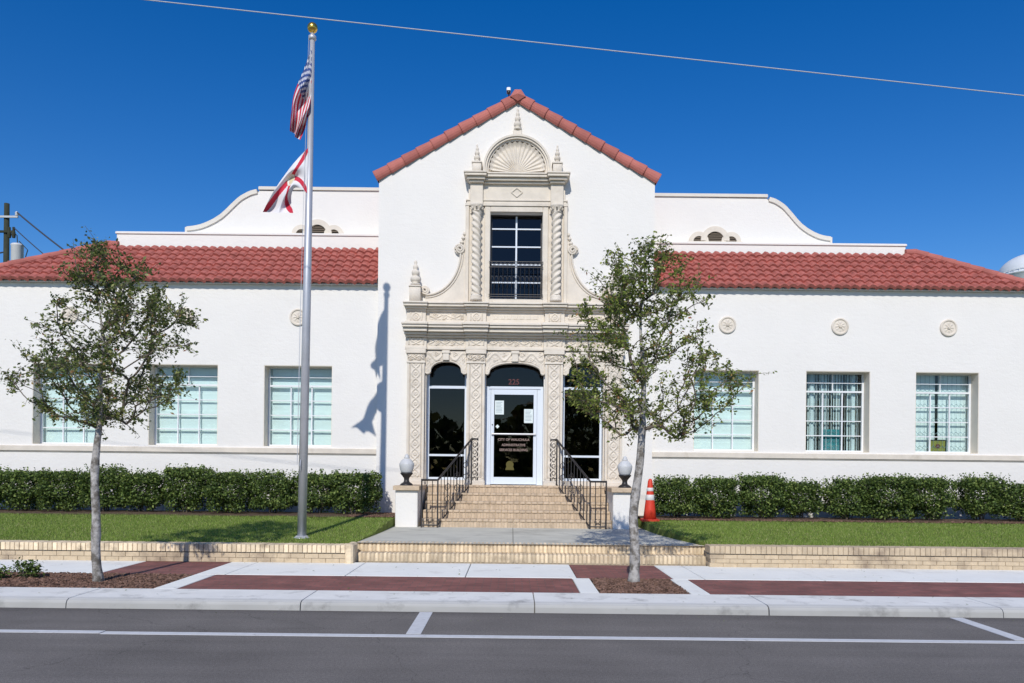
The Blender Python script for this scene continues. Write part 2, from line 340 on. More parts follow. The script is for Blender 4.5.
# ------------------------------------------------------------ lawns
def gz(x, y, side):      # lawn height
    top = .375 if side < 0 else .425
    t = min(1, max(0, (y+5.0)/3.4)); return top-.012 + (.55-top)*t + .01*math.sin(x*1.7+side)*math.sin(y*2.1)
def land_edge(y, side):  # where the lawn gives way to the landing
    t = min(1,max(0,(y+5.0)/3.4)); base = (-2.52,-2.42) if side < 0 else (3.1,2.62)
    return base[0]*(1-t)**2 + base[1]*(1-(1-t)**2)
for side in (-1, 1):
    vs = []; fs = []; ny, nx = 26, 60
    for j in range(ny+1):
        y = -5.02 + (3.7 if j <= 20 else 3.7)*min(j,20)/20 + (max(0,j-20)/6)*9
        for i in range(nx+1):
            e = land_edge(y, side); u = (max(0,i-1)/(nx-1))**1.7; x = e + side*u*30
            vs.append((x, y, gz(x,y,side)-(.25 if i == 0 else 0)))
    w = nx+1
    for j in range(ny):
        for i in range(nx):
            q = (j*w+i, j*w+i+1, (j+1)*w+i+1, (j+1)*w+i); fs.append(q if side > 0 else q[::-1])
    me = bpy.data.meshes.new('lawn'); me.from_pydata(vs,[],fs); struct(link('lawn', me, M['turf'], smooth=True))
# grass blades, thousands per lawn
for side in (-1, 1):
    n = 90000; xs = rng.uniform(0,1,n)*9.6; ys = -5.0 + rng.uniform(0,1,n)*3.75
    e = np.array([land_edge(y, side) for y in ys]); xx = e + side*(xs+rng.uniform(-.03,.02,n))
    keep = np.sin(xx*2.3+ys*1.1)*np.sin(ys*3.1-xx) + rng.uniform(-1,1.6,n) > -.9
    top = .375 if side < 0 else .425
    t = np.clip((ys+5.0)/3.4,0,1); zz = top-.012+(.55-top)*t+.01*np.sin(xx*1.7+side)*np.sin(ys*2.1)
    xx, ys, zz = xx[keep], ys[keep], zz[keep]; n = len(xx)
    a = rng.uniform(0,2*np.pi,n); h = rng.uniform(.018,.042,n); wd = rng.uniform(.003,.006,n); ln = rng.uniform(-.02,.02,(n,2))
    V = np.zeros((n,3,3)); V[:,0] = np.stack([xx-wd*np.cos(a), ys-wd*np.sin(a), zz-.004],1); V[:,1] = np.stack([xx+wd*np.cos(a), ys+wd*np.sin(a), zz-.004],1)
    V[:,2] = np.stack([xx+ln[:,0], ys+ln[:,1], zz+h],1)
    me = bpy.data.meshes.new('grass'); me.vertices.add(n*3); me.vertices.foreach_set('co', V.reshape(-1)); me.loops.add(n*3); me.loops.foreach_set('vertex_index', np.arange(n*3))
    me.polygons.add(n); me.polygons.foreach_set('loop_start', np.arange(0,n*3,3)); me.polygons.foreach_set('loop_total', np.full(n,3)); me.update(calc_edges=True)
    stuff(link('grass', me, M['grass']), 'short green lawn grass on the %s side of the entrance walk' % ('left' if side < 0 else 'right'), 'grass')
# planting beds under the hedges
for side in (-1, 1):
    vs = []; fs = []; nx = 60
    x0 = -2.38 if side < 0 else 2.62
    for j,(y) in enumerate((-1.42,-1.1,-.6,.2)):
        for i in range(nx+1):
            x = x0 + side*i*.2; vs.append((x, y+(.06*math.sin(x*5)+.05*math.sin(x*2.2) if j == 0 else 0), gz(x,y,side)+.012+(.03 if j in (1,2) else 0)))
    for j in range(3):
        for i in range(nx):
            q = (j*61+i, j*61+i+1, (j+1)*61+i+1, (j+1)*61+i); fs.append(q if side > 0 else q[::-1])
    me = bpy.data.meshes.new('planting_bed'); me.from_pydata(vs,[],fs); struct(link('planting_bed', me, M['soil']))
chips(-3.4,-2.42,-1.5,-.1,lambda x,y: gz(x,y,-1)+.02,1800,'mulch','brown bark mulch in the bed beside the left pier')
chips(2.65,12,-1.45,-1.0,lambda x,y: gz(x,y,1)+.02,2500,'mulch','strip of dry mulch along the front of the right hedge')

# ------------------------------------------------------------ landing + brick steps + garden walls
LZ = .375
lp = [(-2.5,-4.80)]
for k in range(0,21):
    y = -4.8+3.4*k/20
    lp.append((land_edge(y,-1)-.05, y))
lp += [(-2.42,-1.0),(2.6,-1.0)]
for k in range(20,-1,-1):
    y = -4.8+3.4*k/20
    lp.append((land_edge(y,1)+.05, y))
ld = MB(); n = len(lp)
for (sl) in (0,):
    ld.add([(x,y,LZ) for x,y in lp], [tuple(range(n))[::-1]])
o = ld.build('entrance_landing', M['landing']); struct(o)
bm = o.data; bm.polygons[0].flip(); bm.update()
mj = MB(); mj.box(-.02,-.008,-4.78,-1.5,LZ-.01,LZ+.0015)
struct(mj.build('landing_joint', M['joint']))

fs_ = thing('front_brick_steps', 'two low steps of yellow brick standing on end between sidewalk and landing', 'brick steps', (.3,-5,.1))
x0s, x1s = -2.5, 3.12
MB().box(x0s+.01,x1s-.01,-5.01,-4.55,.02,.232).box(x0s+.01,x1s-.01,-4.748,-4.5,.02,LZ-.006).build('mortar_bed', M['wmortar'], fs_)
def brick_row(mb, x0, x1, y0, y1, z0, z1, w=.07, g=.009, j=.004, b=.005):
    n = max(1,round((x1-x0)/w)); w = (x1-x0)/n
    for i in range(n):
        d = random.uniform(-j,j); e = random.uniform(-j,j)*.6
        mb.bbox(x0+i*w+g/2, x0+(i+1)*w-g/2, y0+d, y1, z0, z1+e, b)
b1 = MB(); brick_row(b1,x0s,x1s,-5.02,-4.76,.105,.238,.066,.009,.004,.014); b1.build('lower_step', M['ybrick'], fs_)
b1 = MB(); brick_row(b1,x0s-.02,x1s,-4.76,-4.55,.238,LZ+.004,.066,.009,.004,.014); b1.build('upper_step', M['ybrick'], fs_)

for side in (-1,1):
    top = .375 if side < 0 else .425
    xa, xb = (-30, -2.5) if side < 0 else (2.98, 30)
    t = thing('garden_wall', 'low tan brick retaining wall with soldier cap, %s of the entrance steps%s' % (('left','') if side < 0 else ('right',', its lower face cracked')), 'retaining wall', ((xa+xb)/2,-5.1,.1))
    MB().box(xa+.02,xb-.02,WY+.012,-4.9,.02,top-.012).build('mortar_core', M['mortar'] if side < 0 else M['wmortar'], t)
    MB().box(max(xa,-14),min(xb,14),WY+.006,-4.95,top-.128,top-.112).build('open_joint', M['joint'], t)
    cap = MB(); brick_row(cap, max(xa,-14), min(xb,14), WY-.012, -4.98, top-.115, top, .072 if side < 0 else .078, .008 if side < 0 else .005)
    cap.box(-30 if side < 0 else 14, -14 if side < 0 else 30, WY-.01,-4.98,top-.115,top)
    cap.build('brick_cap', M['ybrick'] if side < 0 else M['wbrick'], t)
    low = MB(); z = .09; r = 0; rows = 3 if side > 0 else 2; hh = (top-.128-.105)/rows
    for r in range(rows):
        z0 = .102+r*hh; xs = max(xa,-14) + (.1 if r % 2 else 0)
        while xs < min(xb,14)-.05:
            xe = min(xs+.21, xb); d = random.uniform(-.002,.002); low.bbox(xs+.003, xe-.003, WY+d, -5.05, z0+.003, z0+hh-.003, .003); xs += .21
    low.build('brick_courses', M['wbrick'], t)
    if side < 0:
        MB().bbox(-2.57,-2.45,-5.31,-4.9,.1,.40,.03).build('end_block', M['ybrick'], t)

# entrance stairs
TZ = 1.205; RS = (TZ-LZ)/5
st = thing('entrance_stairs', 'five tan brick steps rising from the landing to the door between white piers', 'stairs', (0,-.9,LZ))
mc = MB(); bk = MB()
for k in range(5):
    y = -1.5+.3*k; z0 = LZ+RS*k; z1 = z0+RS
    mc.box(-1.86,1.98,y+.016,0.03,z0-.03 if k else z0-.05,z1-.009)
    brick_row(bk,-1.86,1.98,y+.012,y+.29 if k < 4 else .02,z0,z1-.048,.062,.006,.003); brick_row(bk,-1.86,1.98,y-.006,y+.30 if k < 4 else .021,z1-.045,z1,.124,.006,.002,.014)
mc.build('mortar_bed', M['wmortar'], st); bk.build('brick_treads', M['brick'], st)

for side,(xa,xb) in ((-1,(-2.38,-1.93)),(1,(1.99,2.47))):
    t = thing('stair_pier', 'white stucco pier with flat tan cap, %s side of the entrance stairs' % ('left' if side < 0 else 'right'), 'pier', ((xa+xb)/2,-1.2,LZ), 'piers flanking the entrance stairs')
    MB().bbox(xa,xb,-1.55,-.02,LZ-.04,1.115,.012).build('shaft', M['stucco'], t)
    cp = MB(); cp.bbox(xa-.04,xb+.04,-1.62,-1.28,1.115,1.205,.01); cp.bbox(xa-.03,xb+.03,-1.277,-.02,1.115,1.2,.01); cp.build('cap', M['brick'], t)
    cxp = (xa+xb)/2-(.02 if side < 0 else -.01); 
    t = thing('pier_lamp', 'frosted acorn globe lamp on black base, on the %s pier' % ('left' if side < 0 else 'right'), 'lamp', (cxp,-1.42,1.205), 'globe lamps on the piers')
    k = 1.0
    MB().lathe((cxp,-1.42,1.205), [(.13,0),(.13,.02),(.11,.04),(.062,.07),(.050,.11),(.056,.15),(.095,.20),(.125,.235),(.130,.25),(.12,.26),(.05,.265)], 24).build('base', M['iron'], t, True)
    MB().lathe((cxp,-1.42,1.455), [(.10,0),(.118,.03),(.138,.09),(.148,.15),(.150,.185),(.142,.205),(.112,.25),(.078,.285),(.062,.295)], 28).build('globe', M['globe'], t, True)
    MB().lathe((cxp,-1.42,1.755), [(.055,0),(.058,.02),(.040,.035),(.045,.055),(.030,.075),(.008,.088)], 20).build('finial', M['globe'], t, True)

# iron railings
def railing(s, label):
    t = thing('stair_railing', label, 'railing', (s*1.2,-.8,LZ), 'iron railings on the entrance stairs')
    xt, yt = s*.93, -.18; xb_, yb = s*1.52, -1.64; xr = s*1.84
    zt0, zt1 = TZ+.03, TZ+1.0; zb0, zb1 = LZ+.05, LZ+.95
    for (x_,y_,z_a,z_b) in ((xt,yt,TZ,zt1+.02),(xt-s*.13,yt+.03,TZ,zt1+.02),(xb_,yb,LZ,zb1),(xr,yb,LZ,zb1+.02)):
        MB().box(x_-.014,x_+.014,y_-.014,y_+.014,z_a,z_b).build('post', M['iron'], t)
    rl = MB()
    rl.tube([(xt-s*.14,yt+.03,zt1),(xt,yt,zt1),(xb_,yb,zb1),(xr,yb,zb1)], .022, 8)
    rl.build('handrail', M['iron'], t)
    br_ = MB(); br_.tube([(xt-s*.13,yt+.03,zt0),(xt,yt,zt0),(xb_,yb,zb0),(xr,yb,zb0)], .016, 6); br_.build('bottom_rail', M['iron'], t)
    bal = MB(); scr = MB(); nb = 11
    for i in range(1, nb):
        u = i/nb; x = xt+(xb_-xt)*u; y = yt+(yb-yt)*u; z0 = zt0+(zb0-zt0)*u; z1 = zt1+(zb1-zt1)*u
        MB().tube([(x,y,z0),(x,y,z1)], .0085, 6).build('baluster', M['iron'], t); scr = MB()
        if i % 3 == 2:
            for sg in (-1,1):
                for zc in (.32,.58):
                    c = z0+(z1-z0)*zc; pts = []
                    for q in range(15):
                        a = q/14*1.6*PI; rr = .07*(1-q/14*.62); pts.append((x+sg*(.012+rr*math.sin(a)*.55), y+sg*rr*math.sin(a)*.8, c+rr*math.cos(a)*sg))
                    scr.tube(pts, .007, 5)
            scr.box(x-.011,x+.011,y-.011,y+.011,z0+.2,z1-.3).build('scrollwork', M['iron'], t)
    for i in (1,2):
        x = xb_+(xr-xb_)*i/3; MB().tube([(x,yb,zb0),(x,yb,zb1)], .0085, 6).build('baluster', M['iron'], t)
    xm = (xb_+xr)/2; scr = MB()
    for sg in (-1,1):
        pts = [(xm+sg*(.015+.05*math.sin(a)),yb,zb0+.10+.05*math.cos(a)) for a in [q/14*1.6*PI for q in range(15)]]; scr.tube(pts,.006,5)
    scr.build('scrollwork', M['iron'], t); scr = MB()
    # newel panel of scrolls by the door
    for q in range(6):
        c = TZ+.12+q*.15
        for sg in (-1,1):
            pts = [(xt-s*.065+sg*.035*math.sin(a),yt+.015,c+.05*math.cos(a)*sg) for a in [k/12*1.7*PI for k in range(13)]]; scr.tube(pts,.007,5)
    scr.build('newel_panel', M['iron'], t)
railing(-1, 'black wrought iron railing left of the entrance steps, by the left globe lamp')
railing(1, 'black wrought iron railing right of the entrance steps, nearest the traffic cone')

# traffic cone
cx_, cy_ = 2.74, -1.5; cz_ = gz(cx_,cy_,1)+.015
t = thing('traffic_cone', 'orange traffic cone with two pale bands between right pier and hedge', 'traffic cone', (cx_,cy_,cz_))
MB().bbox(cx_-.175,cx_+.175,cy_-.175,cy_+.175,cz_-.01,cz_+.035,.015).build('base', M['orange'], t)
R = lambda z: .132*(1-z/.93)+.026*(z/.93)
MB().lathe((cx_,cy_,cz_+.03), [(R(z),z) for z in (0,.2,.42,.6,.76)]+[(.030,.80),(.018,.81)], 28).build('body', M['orange'], t, True)
for (a,b_) in ((.38,.49),(.56,.63)):
    MB().lathe((cx_,cy_,cz_+.03), [(R(a)+.001,a),(R(a)+.003,a+.002),(R(b_)+.003,b_-.002),(R(b_)+.001,b_)], 28).build('reflective_band', M['reflect'], t, True)

# ------------------------------------------------------------ the town hall
H = thing('town_hall', 'white stucco Spanish revival municipal building with red tile roof and carved stone entrance', 'building', (0,0,.5))
def wall(mb, x0,x1,z0,z1,y0,y1,holes):
    xs = sorted({x0,x1,*[h[0] for h in holes],*[h[1] for h in holes]}); zs = sorted({z0,z1,*[h[2] for h in holes],*[h[3] for h in holes]})
    solid = {}
    for i in range(len(xs)-1):
        for j in range(len(zs)-1):
            cx, cz = (xs[i]+xs[i+1])/2, (zs[j]+zs[j+1])/2
            solid[i,j] = not any(h[0]<cx<h[1] and h[2]<cz<h[3] for h in holes)
    for (i,j),sv in solid.items():
        if not sv: continue
        a,b_,c,d = xs[i],xs[i+1],zs[j],zs[j+1]
        mb.add([(a,y0,c),(b_,y0,c),(b_,y0,d),(a,y0,d)],[(0,1,2,3)]); mb.add([(a,y1,c),(b_,y1,c),(b_,y1,d),(a,y1,d)],[(3,2,1,0)])
        if not solid.get((i-1,j)): mb.add([(a,y0,c),(a,y1,c),(a,y1,d),(a,y0,d)],[(3,2,1,0)])
        if not solid.get((i+1,j)): mb.add([(b_,y0,c),(b_,y1,c),(b_,y1,d),(b_,y0,d)],[(0,1,2,3)])
        if not solid.get((i,j-1)): mb.add([(a,y0,c),(b_,y0,c),(b_,y1,c),(a,y1,c)],[(3,2,1,0)])
        if not solid.get((i,j+1)): mb.add([(a,y0,d),(b_,y0,d),(b_,y1,d),(a,y1,d)],[(0,1,2,3)])
# central gabled block
GX, GE, GA = 3.045, 7.93, 9.66
DO = [(-1.95,-1.07,1.2,4.14),(-.64,.64,1.2,4.14),(1.07,1.95,1.2,4.14)]
UW = (-.575,.575,5.30,7.21)
cb = MB(); wall(cb,-GX,GX,.2,GE,0,.42,DO+[UW])
cb.prism([(-GX,GE),(GX,GE),(0,GA)],0,.42)
cb.build('central_block_wall', M['stucco'], H)
for s in (-1,1): MB().box(min(s*GX,s*(GX-.3)),max(s*GX,s*(GX-.3)),.422,7,.2,7.75).build('central_side_wall', M['stucco'], H)
cr = MB()
for s in (-1,1):
    vs = [(0,.43,GA-.18),(s*(GX+.02),.43,GE-.18),(s*(GX+.02),7,GE-.18),(0,7,GA-.18)]
    cr.add(vs+[(a,b_,c-.1) for a,b_,c in vs], [(0,1,2,3),(7,6,5,4),(0,3,7,4),(1,0,4,5),(2,1,5,6),(3,2,6,7)])
cr.build('central_roof', M['tile'], H)
# barrel-tile coping along both rakes
ct = MB(); ang = math.atan2(GA-GE, GX)
for s in (-1,1):
    Lr = math.hypot(GX+.08, (GA-GE)*(GX+.08)/GX); nt_ = 10; l = Lr/nt_
    for k in range(nt_):
        for (m_, r0, r1) in ((0,.150,.126),):
            d0 = Lr-(k)*l-.0; d1 = Lr-(k+1)*l-.05
            P = lambda d: Vector((s*d*math.cos(ang), .05, GA+.085 - d*math.sin(ang)))
            A, B = P(d0), P(d1); t_ = (B-A).normalized(); yv = Vector((0,1,0)); nv = yv.cross(t_)*(1); nv = nv if nv.z > 0 else -nv
            vs = []; nn = 14
            for (pp, rr) in ((A,r0),(A+t_*.02,r0+.004),(B,r1)):
                for q in range(nn+1):
                    a = -.28*PI + q/nn*1.56*PI; vs.append(pp + yv*(-math.cos(a))*rr*1.05 + nv*math.sin(a)*rr)
            w = nn+1; F = [(i*w+q, i*w+q+1, (i+1)*w+q+1, (i+1)*w+q) for i in range(2) for q in range(nn)]+[tuple(range(w))]
            jit = Vector((0,random.uniform(-.006,.006),random.uniform(-.006,.006))); ct.add([v+jit for v in vs], F)
ap = [];   # apex tile: short barrel facing forward
ct.add([(-.17,-.12,GA+.07),(0,-.12,GA-.03),(.17,-.12,GA+.07),(.07,-.10,GA+.23),(-.07,-.10,GA+.23),(0,-.19,GA+.10),(-.17,.25,GA+.07),(.17,.25,GA+.07),(.07,.25,GA+.25),(-.07,.25,GA+.25)],[(0,1,5),(1,2,5),(2,3,5),(3,4,5),(4,0,5),(2,7,8,3),(3,8,9,4),(4,9,6,0),(7,6,9,8)])
ct.build('gable_coping', M['captile'], H, False)

# wings
WF = .12
winL = [(-10.72,-9.22),(-8.14,-6.60),(-5.58,-4.06)]
winR = [(3.98,5.43),(6.47,7.90),(8.91,10.32)]
WZ0, WZ1 = 2.0, 3.81
XL, XR = -12.15, 11.5
for (xa,xb,wins) in ((XL,-GX+.001,winL),(GX-.001,XR,winR)):
    w_ = MB(); wall(w_,xa,xb,.2,5.72,WF,WF+.42,[(a,b_,WZ0,WZ1) for a,b_ in wins]); w_.build('wing_wall', M['stucco'], H)
    o_ = xa if xa < -4 else xb; e = .4 if xa < -4 else -.4
    MB().box(min(o_,o_+e),max(o_,o_+e),WF+.422,9,.2,5.72).build('end_wall', M['stucco'], H)
    blt = MB(); 
    x_in = xb-.0 if xa < -4 else xa
    if xa < -4: blt.bbox(xa-.02,xb-.01,WF-.045,WF+.02,1.86,1.975,.012); blt.box(xa-.01,xb-.01,WF-.02,WF+.01,1.835,1.858)
    else: blt.bbox(xa+.01,xb+.02,WF-.045,WF+.02,1.86,1.975,.012); blt.box(xa+.01,xb+.01,WF-.02,WF+.01,1.835,1.858)
    blt.build('belt_course', M['stone'], H)
# dark interior
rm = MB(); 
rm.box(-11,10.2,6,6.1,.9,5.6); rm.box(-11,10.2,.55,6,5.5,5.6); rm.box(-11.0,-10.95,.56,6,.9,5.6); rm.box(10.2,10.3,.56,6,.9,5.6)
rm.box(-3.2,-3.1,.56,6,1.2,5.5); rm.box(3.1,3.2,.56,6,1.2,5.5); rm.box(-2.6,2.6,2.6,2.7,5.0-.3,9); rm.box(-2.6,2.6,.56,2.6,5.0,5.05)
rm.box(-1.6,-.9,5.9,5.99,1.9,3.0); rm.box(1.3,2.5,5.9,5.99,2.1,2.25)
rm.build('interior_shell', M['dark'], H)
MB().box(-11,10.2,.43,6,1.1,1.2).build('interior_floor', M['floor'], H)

# S-tile roof strips on the wings, hipped at the outer ends
def tile_roof(name, x_in, x_eave, x_top, s):
    EY, EZ, TY, TZ_ = -.04, 5.61, 1.22, 6.71
    rows = 7; p = .195; segs = 8; mb = MB()
    run = math.hypot(TY-EY, TZ_-EZ); ny_, nz_ = -(TZ_-EZ)/run, (TY-EY)/run
    xa, xb = sorted((x_in, x_eave)); n = int((xb-xa)/p*segs)
    def P(x, v, off): return (x, EY+(TY-EY)*v+ny_*off, EZ+(TZ_-EZ)*v+nz_*off)
    def clampx(x, v):
        lim = x_eave+(x_top-x_eave)*v
        return max(x, lim) if s < 0 else min(x, lim)
    for r in range(rows):
        base = len(mb.v)
        for k,(v,off) in enumerate(((r/rows, -.012),(r/rows,.050),((r+.5)/rows,.026),((r+1)/rows+.004,.002))):
            for i in range(n+1):
                x = xa+(xb-xa)*i/n; ph = (x/p + r*.0)*2*PI
                wv = .024*(math.sin(ph) + .35*math.sin(2*ph+.9))
                jz = .008*math.sin(int(x/p)*12.9898+r*7.1)*math.sin(int(x/p)*3.7+r*2.3)
                mb.v.append(P(clampx(x, min(v,1)), v, off+wv+jz+.03 if k else (wv+.03-.028+jz)))
        w = n+1
        for k in range(3):
            for i in range(n):
                mb.f.append((base+k*w+i, base+k*w+i+1, base+(k+1)*w+i+1, base+(k+1)*w+i))
    rf = mb.build(name, M['tile'], H)
    # end slope
    e2 = MB(); Yb = 9; 
    for r in range(rows):
        base = len(e2.v); m = int((Yb-EY)/p*4)
        for k,(v,off) in enumerate(((r/rows,0),(r/rows,.03),((r+1)/rows+.004,.002))):
            for i in range(m+1):
                y = EY+(Yb-EY)*i/m; ph = y/p*2*PI; wv = .03*math.sin(ph) if k else .03*math.sin(ph)-.02
                yl = max(y, EY+(TY-EY)*min(v,1)); xx = x_eave+(x_top-x_eave)*v
                e2.v.append((xx+s*(off+wv)*.5, yl, EZ+(TZ_-EZ)*v+(off+wv)*.85+.03))
        w = m+1
        for k in range(2):
            for i in range(m):
                q = (base+k*w+i, base+k*w+i+1, base+(k+1)*w+i+1, base+(k+1)*w+i); e2.f.append(q if s > 0 else q[::-1])
    e2.build('end_slope', M['tile'], rf)
    hp = MB(); A = Vector((x_eave,EY,EZ+.06)); B = Vector((x_top,TY,TZ_+.07)); k = 9
    for i in range(k):
        a = A.lerp(B, i/k); b_ = A.lerp(B, (i+1.12)/k); hp.tube([a,b_],[.095,.078],12)
    xr = x_top - s*.22; hp.tube([(x_top+s*.05,TY,TZ_+.06),(xr,TY,TZ_+.06)],[.09,.08],12)
    for i in range(18): hp.tube([(x_top,TY+i*.35,TZ_+.06),(x_top,TY+i*.35+.39,TZ_+.06)],[.08,.095],10)
    hp.build('hip_cap', M['captile'], rf)
    sf = MB(); sf.box(min(x_in,x_eave-s*.05),max(x_in,x_eave-s*.05),EY+.05,WF+.02,EZ-.012,EZ+.012)
    sf.add([(x_in,EY+.06,EZ+.014),(x_eave,EY+.06,EZ+.014),(x_top,TY,TZ_-.02),(x_in,TY,TZ_-.02)],[(0,1,2,3)])
    sf.build('soffit', M['soffit'], rf)
tile_roof('wing_roof', -GX-.012, -12.35, -9.62, -1)
tile_roof('wing_roof', GX+.012, 11.58, 9.42, 1)

# parapets and the curved espadana walls behind
for s in (-1,1):
    xo = -9.46 if s < 0 else 9.22; xi = s*(GX+.002); a, b_ = sorted((xo,xi))
    pz = 7.035 if s < 0 else 6.93
    pp = MB(); pp.box(a,b_,1.24,1.52,6.2,pz); pp.bbox(a-.03 if s<0 else a, b_ if s<0 else b_+.03, 1.21,1.55,pz,pz+.05,.012); pp.build('low_parapet', M['stucco'], H)
    rf = MB(); rf.box(a,b_,1.53,9,6.3,6.6); rf.build('flat_roof', M['soffit'], H)
    # curve (x outward from centre, z)
    if s < 0: X0,X1,zt,zb = 6.20,7.93,8.20,7.22
    else: X0,X1,zt,zb = 6.03,7.56,8.14,7.14
    crv = []
    for k in range(25):
        u = k/24
        x = X0+.04+(X1-X0-.04)*u
        tb = ((0,0),(.1,.05),(.226,.18),(.33,.36),(.42,.53),(.5,.66),(.6,.78),(.7,.87),(.8,.94),(.9,.98),(1,1))
        for (ua,ea),(ub,eb) in zip(tb[:-1],tb[1:]):
            if ua <= u <= ub: e_ = ea+(eb-ea)*(u-ua)/(ub-ua)
        crv.append((x, zt-.06+(zb-zt+.06)*min(1,e_)))
    poly = [(s*GX, 6.7)] + [(s*crv[-1][0], 6.7)] + [(s*x, z) for x,z in crv[::-1]] + [(s*X0, zt+.0),(s*GX, zt+.02)]
    if s < 0: poly = poly[::-1]
    # vent openings are boxed on with a stone hood
    MB().prism(poly,1.56,1.86).build('curved_parapet', M['stucco'], H)
    A = [(s*x, z-.01) for x,z in crv]; B = []
    for i,(x,z) in enumerate(crv):
        x0_,z0_ = crv[max(0,i-1)]; x1_,z1_ = crv[min(24,i+1)]; tx,tz = x1_-x0_,z1_-z0_; l = math.hypot(tx,tz); B.append((s*(x-tz/l*.09), z+tx/l*.09))
    cp = MB()
    if s > 0: cp.strip(A,B,1.52,1.88)
    else: cp.strip(A[::-1],B[::-1],1.52,1.88)
    a, b_ = sorted((s*GX, s*(X0+.02))); cp.bbox(a,b_,1.52,1.88,zt+.02,zt+.095,.01)
    a, b_ = sorted((s*(crv[-1][0]-.0), s*(crv[-1][0]+.05))); cp.box(a,b_,1.54,1.87,6.9,zb+.08)
    cp.build('parapet_coping', M['coping'], H)
    # triple-arched attic vent
    vx, vz = s*4.78, (7.14 if s < 0 else 7.075); vt = sub('attic_vent', H)
    hood = MB(); dk = MB(); lv = MB()
    for (ox, r_in, r_out) in ((-.39,.13,.235),(0,.22,.345),(.39,.13,.235)):
        n = 20; zlift = .02 if ox == 0 else 0
        ar = [(PI*k/n) for k in range(n+1)]
        # keep neighbouring rings apart: side rings stop at the middle ring
        A = [(vx+ox+r_in*math.cos(a), vz+zlift+r_in*math.sin(a)) for a in ar][::-1]; B = [(vx+ox+r_out*math.cos(a), vz+zlift+r_out*math.sin(a)) for a in ar][::-1]
        hood.strip(A,B,1.49 if ox == 0 else 1.502,1.565)
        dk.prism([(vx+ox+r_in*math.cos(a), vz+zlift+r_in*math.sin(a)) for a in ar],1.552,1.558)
        nl = 4 if ox == 0 else 2
        for k in range(nl):
            z = vz+.03+k*(r_in-.02)/nl; hw = math.sqrt(max(.0004,r_in**2-(z-vz)**2))-.005
            lv.add([(vx+ox-hw,1.548,z+.03),(vx+ox+hw,1.548,z+.03),(vx+ox+hw,1.515,z),(vx+ox-hw,1.515,z),(vx+ox-hw,1.515,z-.008),(vx+ox+hw,1.515,z-.008)],[(0,3,2,1),(3,4,5,2)])
    hood.box(vx-.66,vx+.66,1.48,1.57,vz-.05,vz-.003)
    hood.build('hood', M['stone'], vt); dk.build('opening', M['hole'], vt); lv.build('louvre', M['vent'], vt)

# medallions
def medallion(x,z):
    mb = MB(); y = WF; n = 40; R0 = .19
    prof = [(R0,.0),(R0,.03),(R0-.012,.04),(R0-.035,.04),(R0-.045,.022),(R0-.065,.02)]
    vs = []
    for r,h in prof:
        for k in range(n): a = 2*PI*k/n; vs.append((x+r*math.cos(a), y-h, z+r*math.sin(a)))
    m = len(prof)
    for j in range(1,9):
        r = (R0-.065)*(1-j/9)
        for k in range(n):
            a = 2*PI*k/n; q = r/(R0-.065)
            h = .022+.016*(.5+.5*math.cos(8*a))*math.sin(q*PI)+ (.03 if q < .28 else 0); vs.append((x+r*math.cos(a), y-h, z+r*math.sin(a)))
    tot = m+8
    fs = [(j*n+k,(j+1)*n+k,(j+1)*n+(k+1)%n,j*n+(k+1)%n) for j in range(tot-1) for k in range(n)]+[tuple(range((tot-1)*n,tot*n))[::-1]]
    mb.add(vs,[f[::-1] for f in fs]).build('medallion', M['stone'], H)
for x,z in ((-4.83,4.88),(-7.34,4.88),(-9.9,4.88),(4.71,4.81),(7.21,4.80),(9.62,4.795)): medallion(x,z)

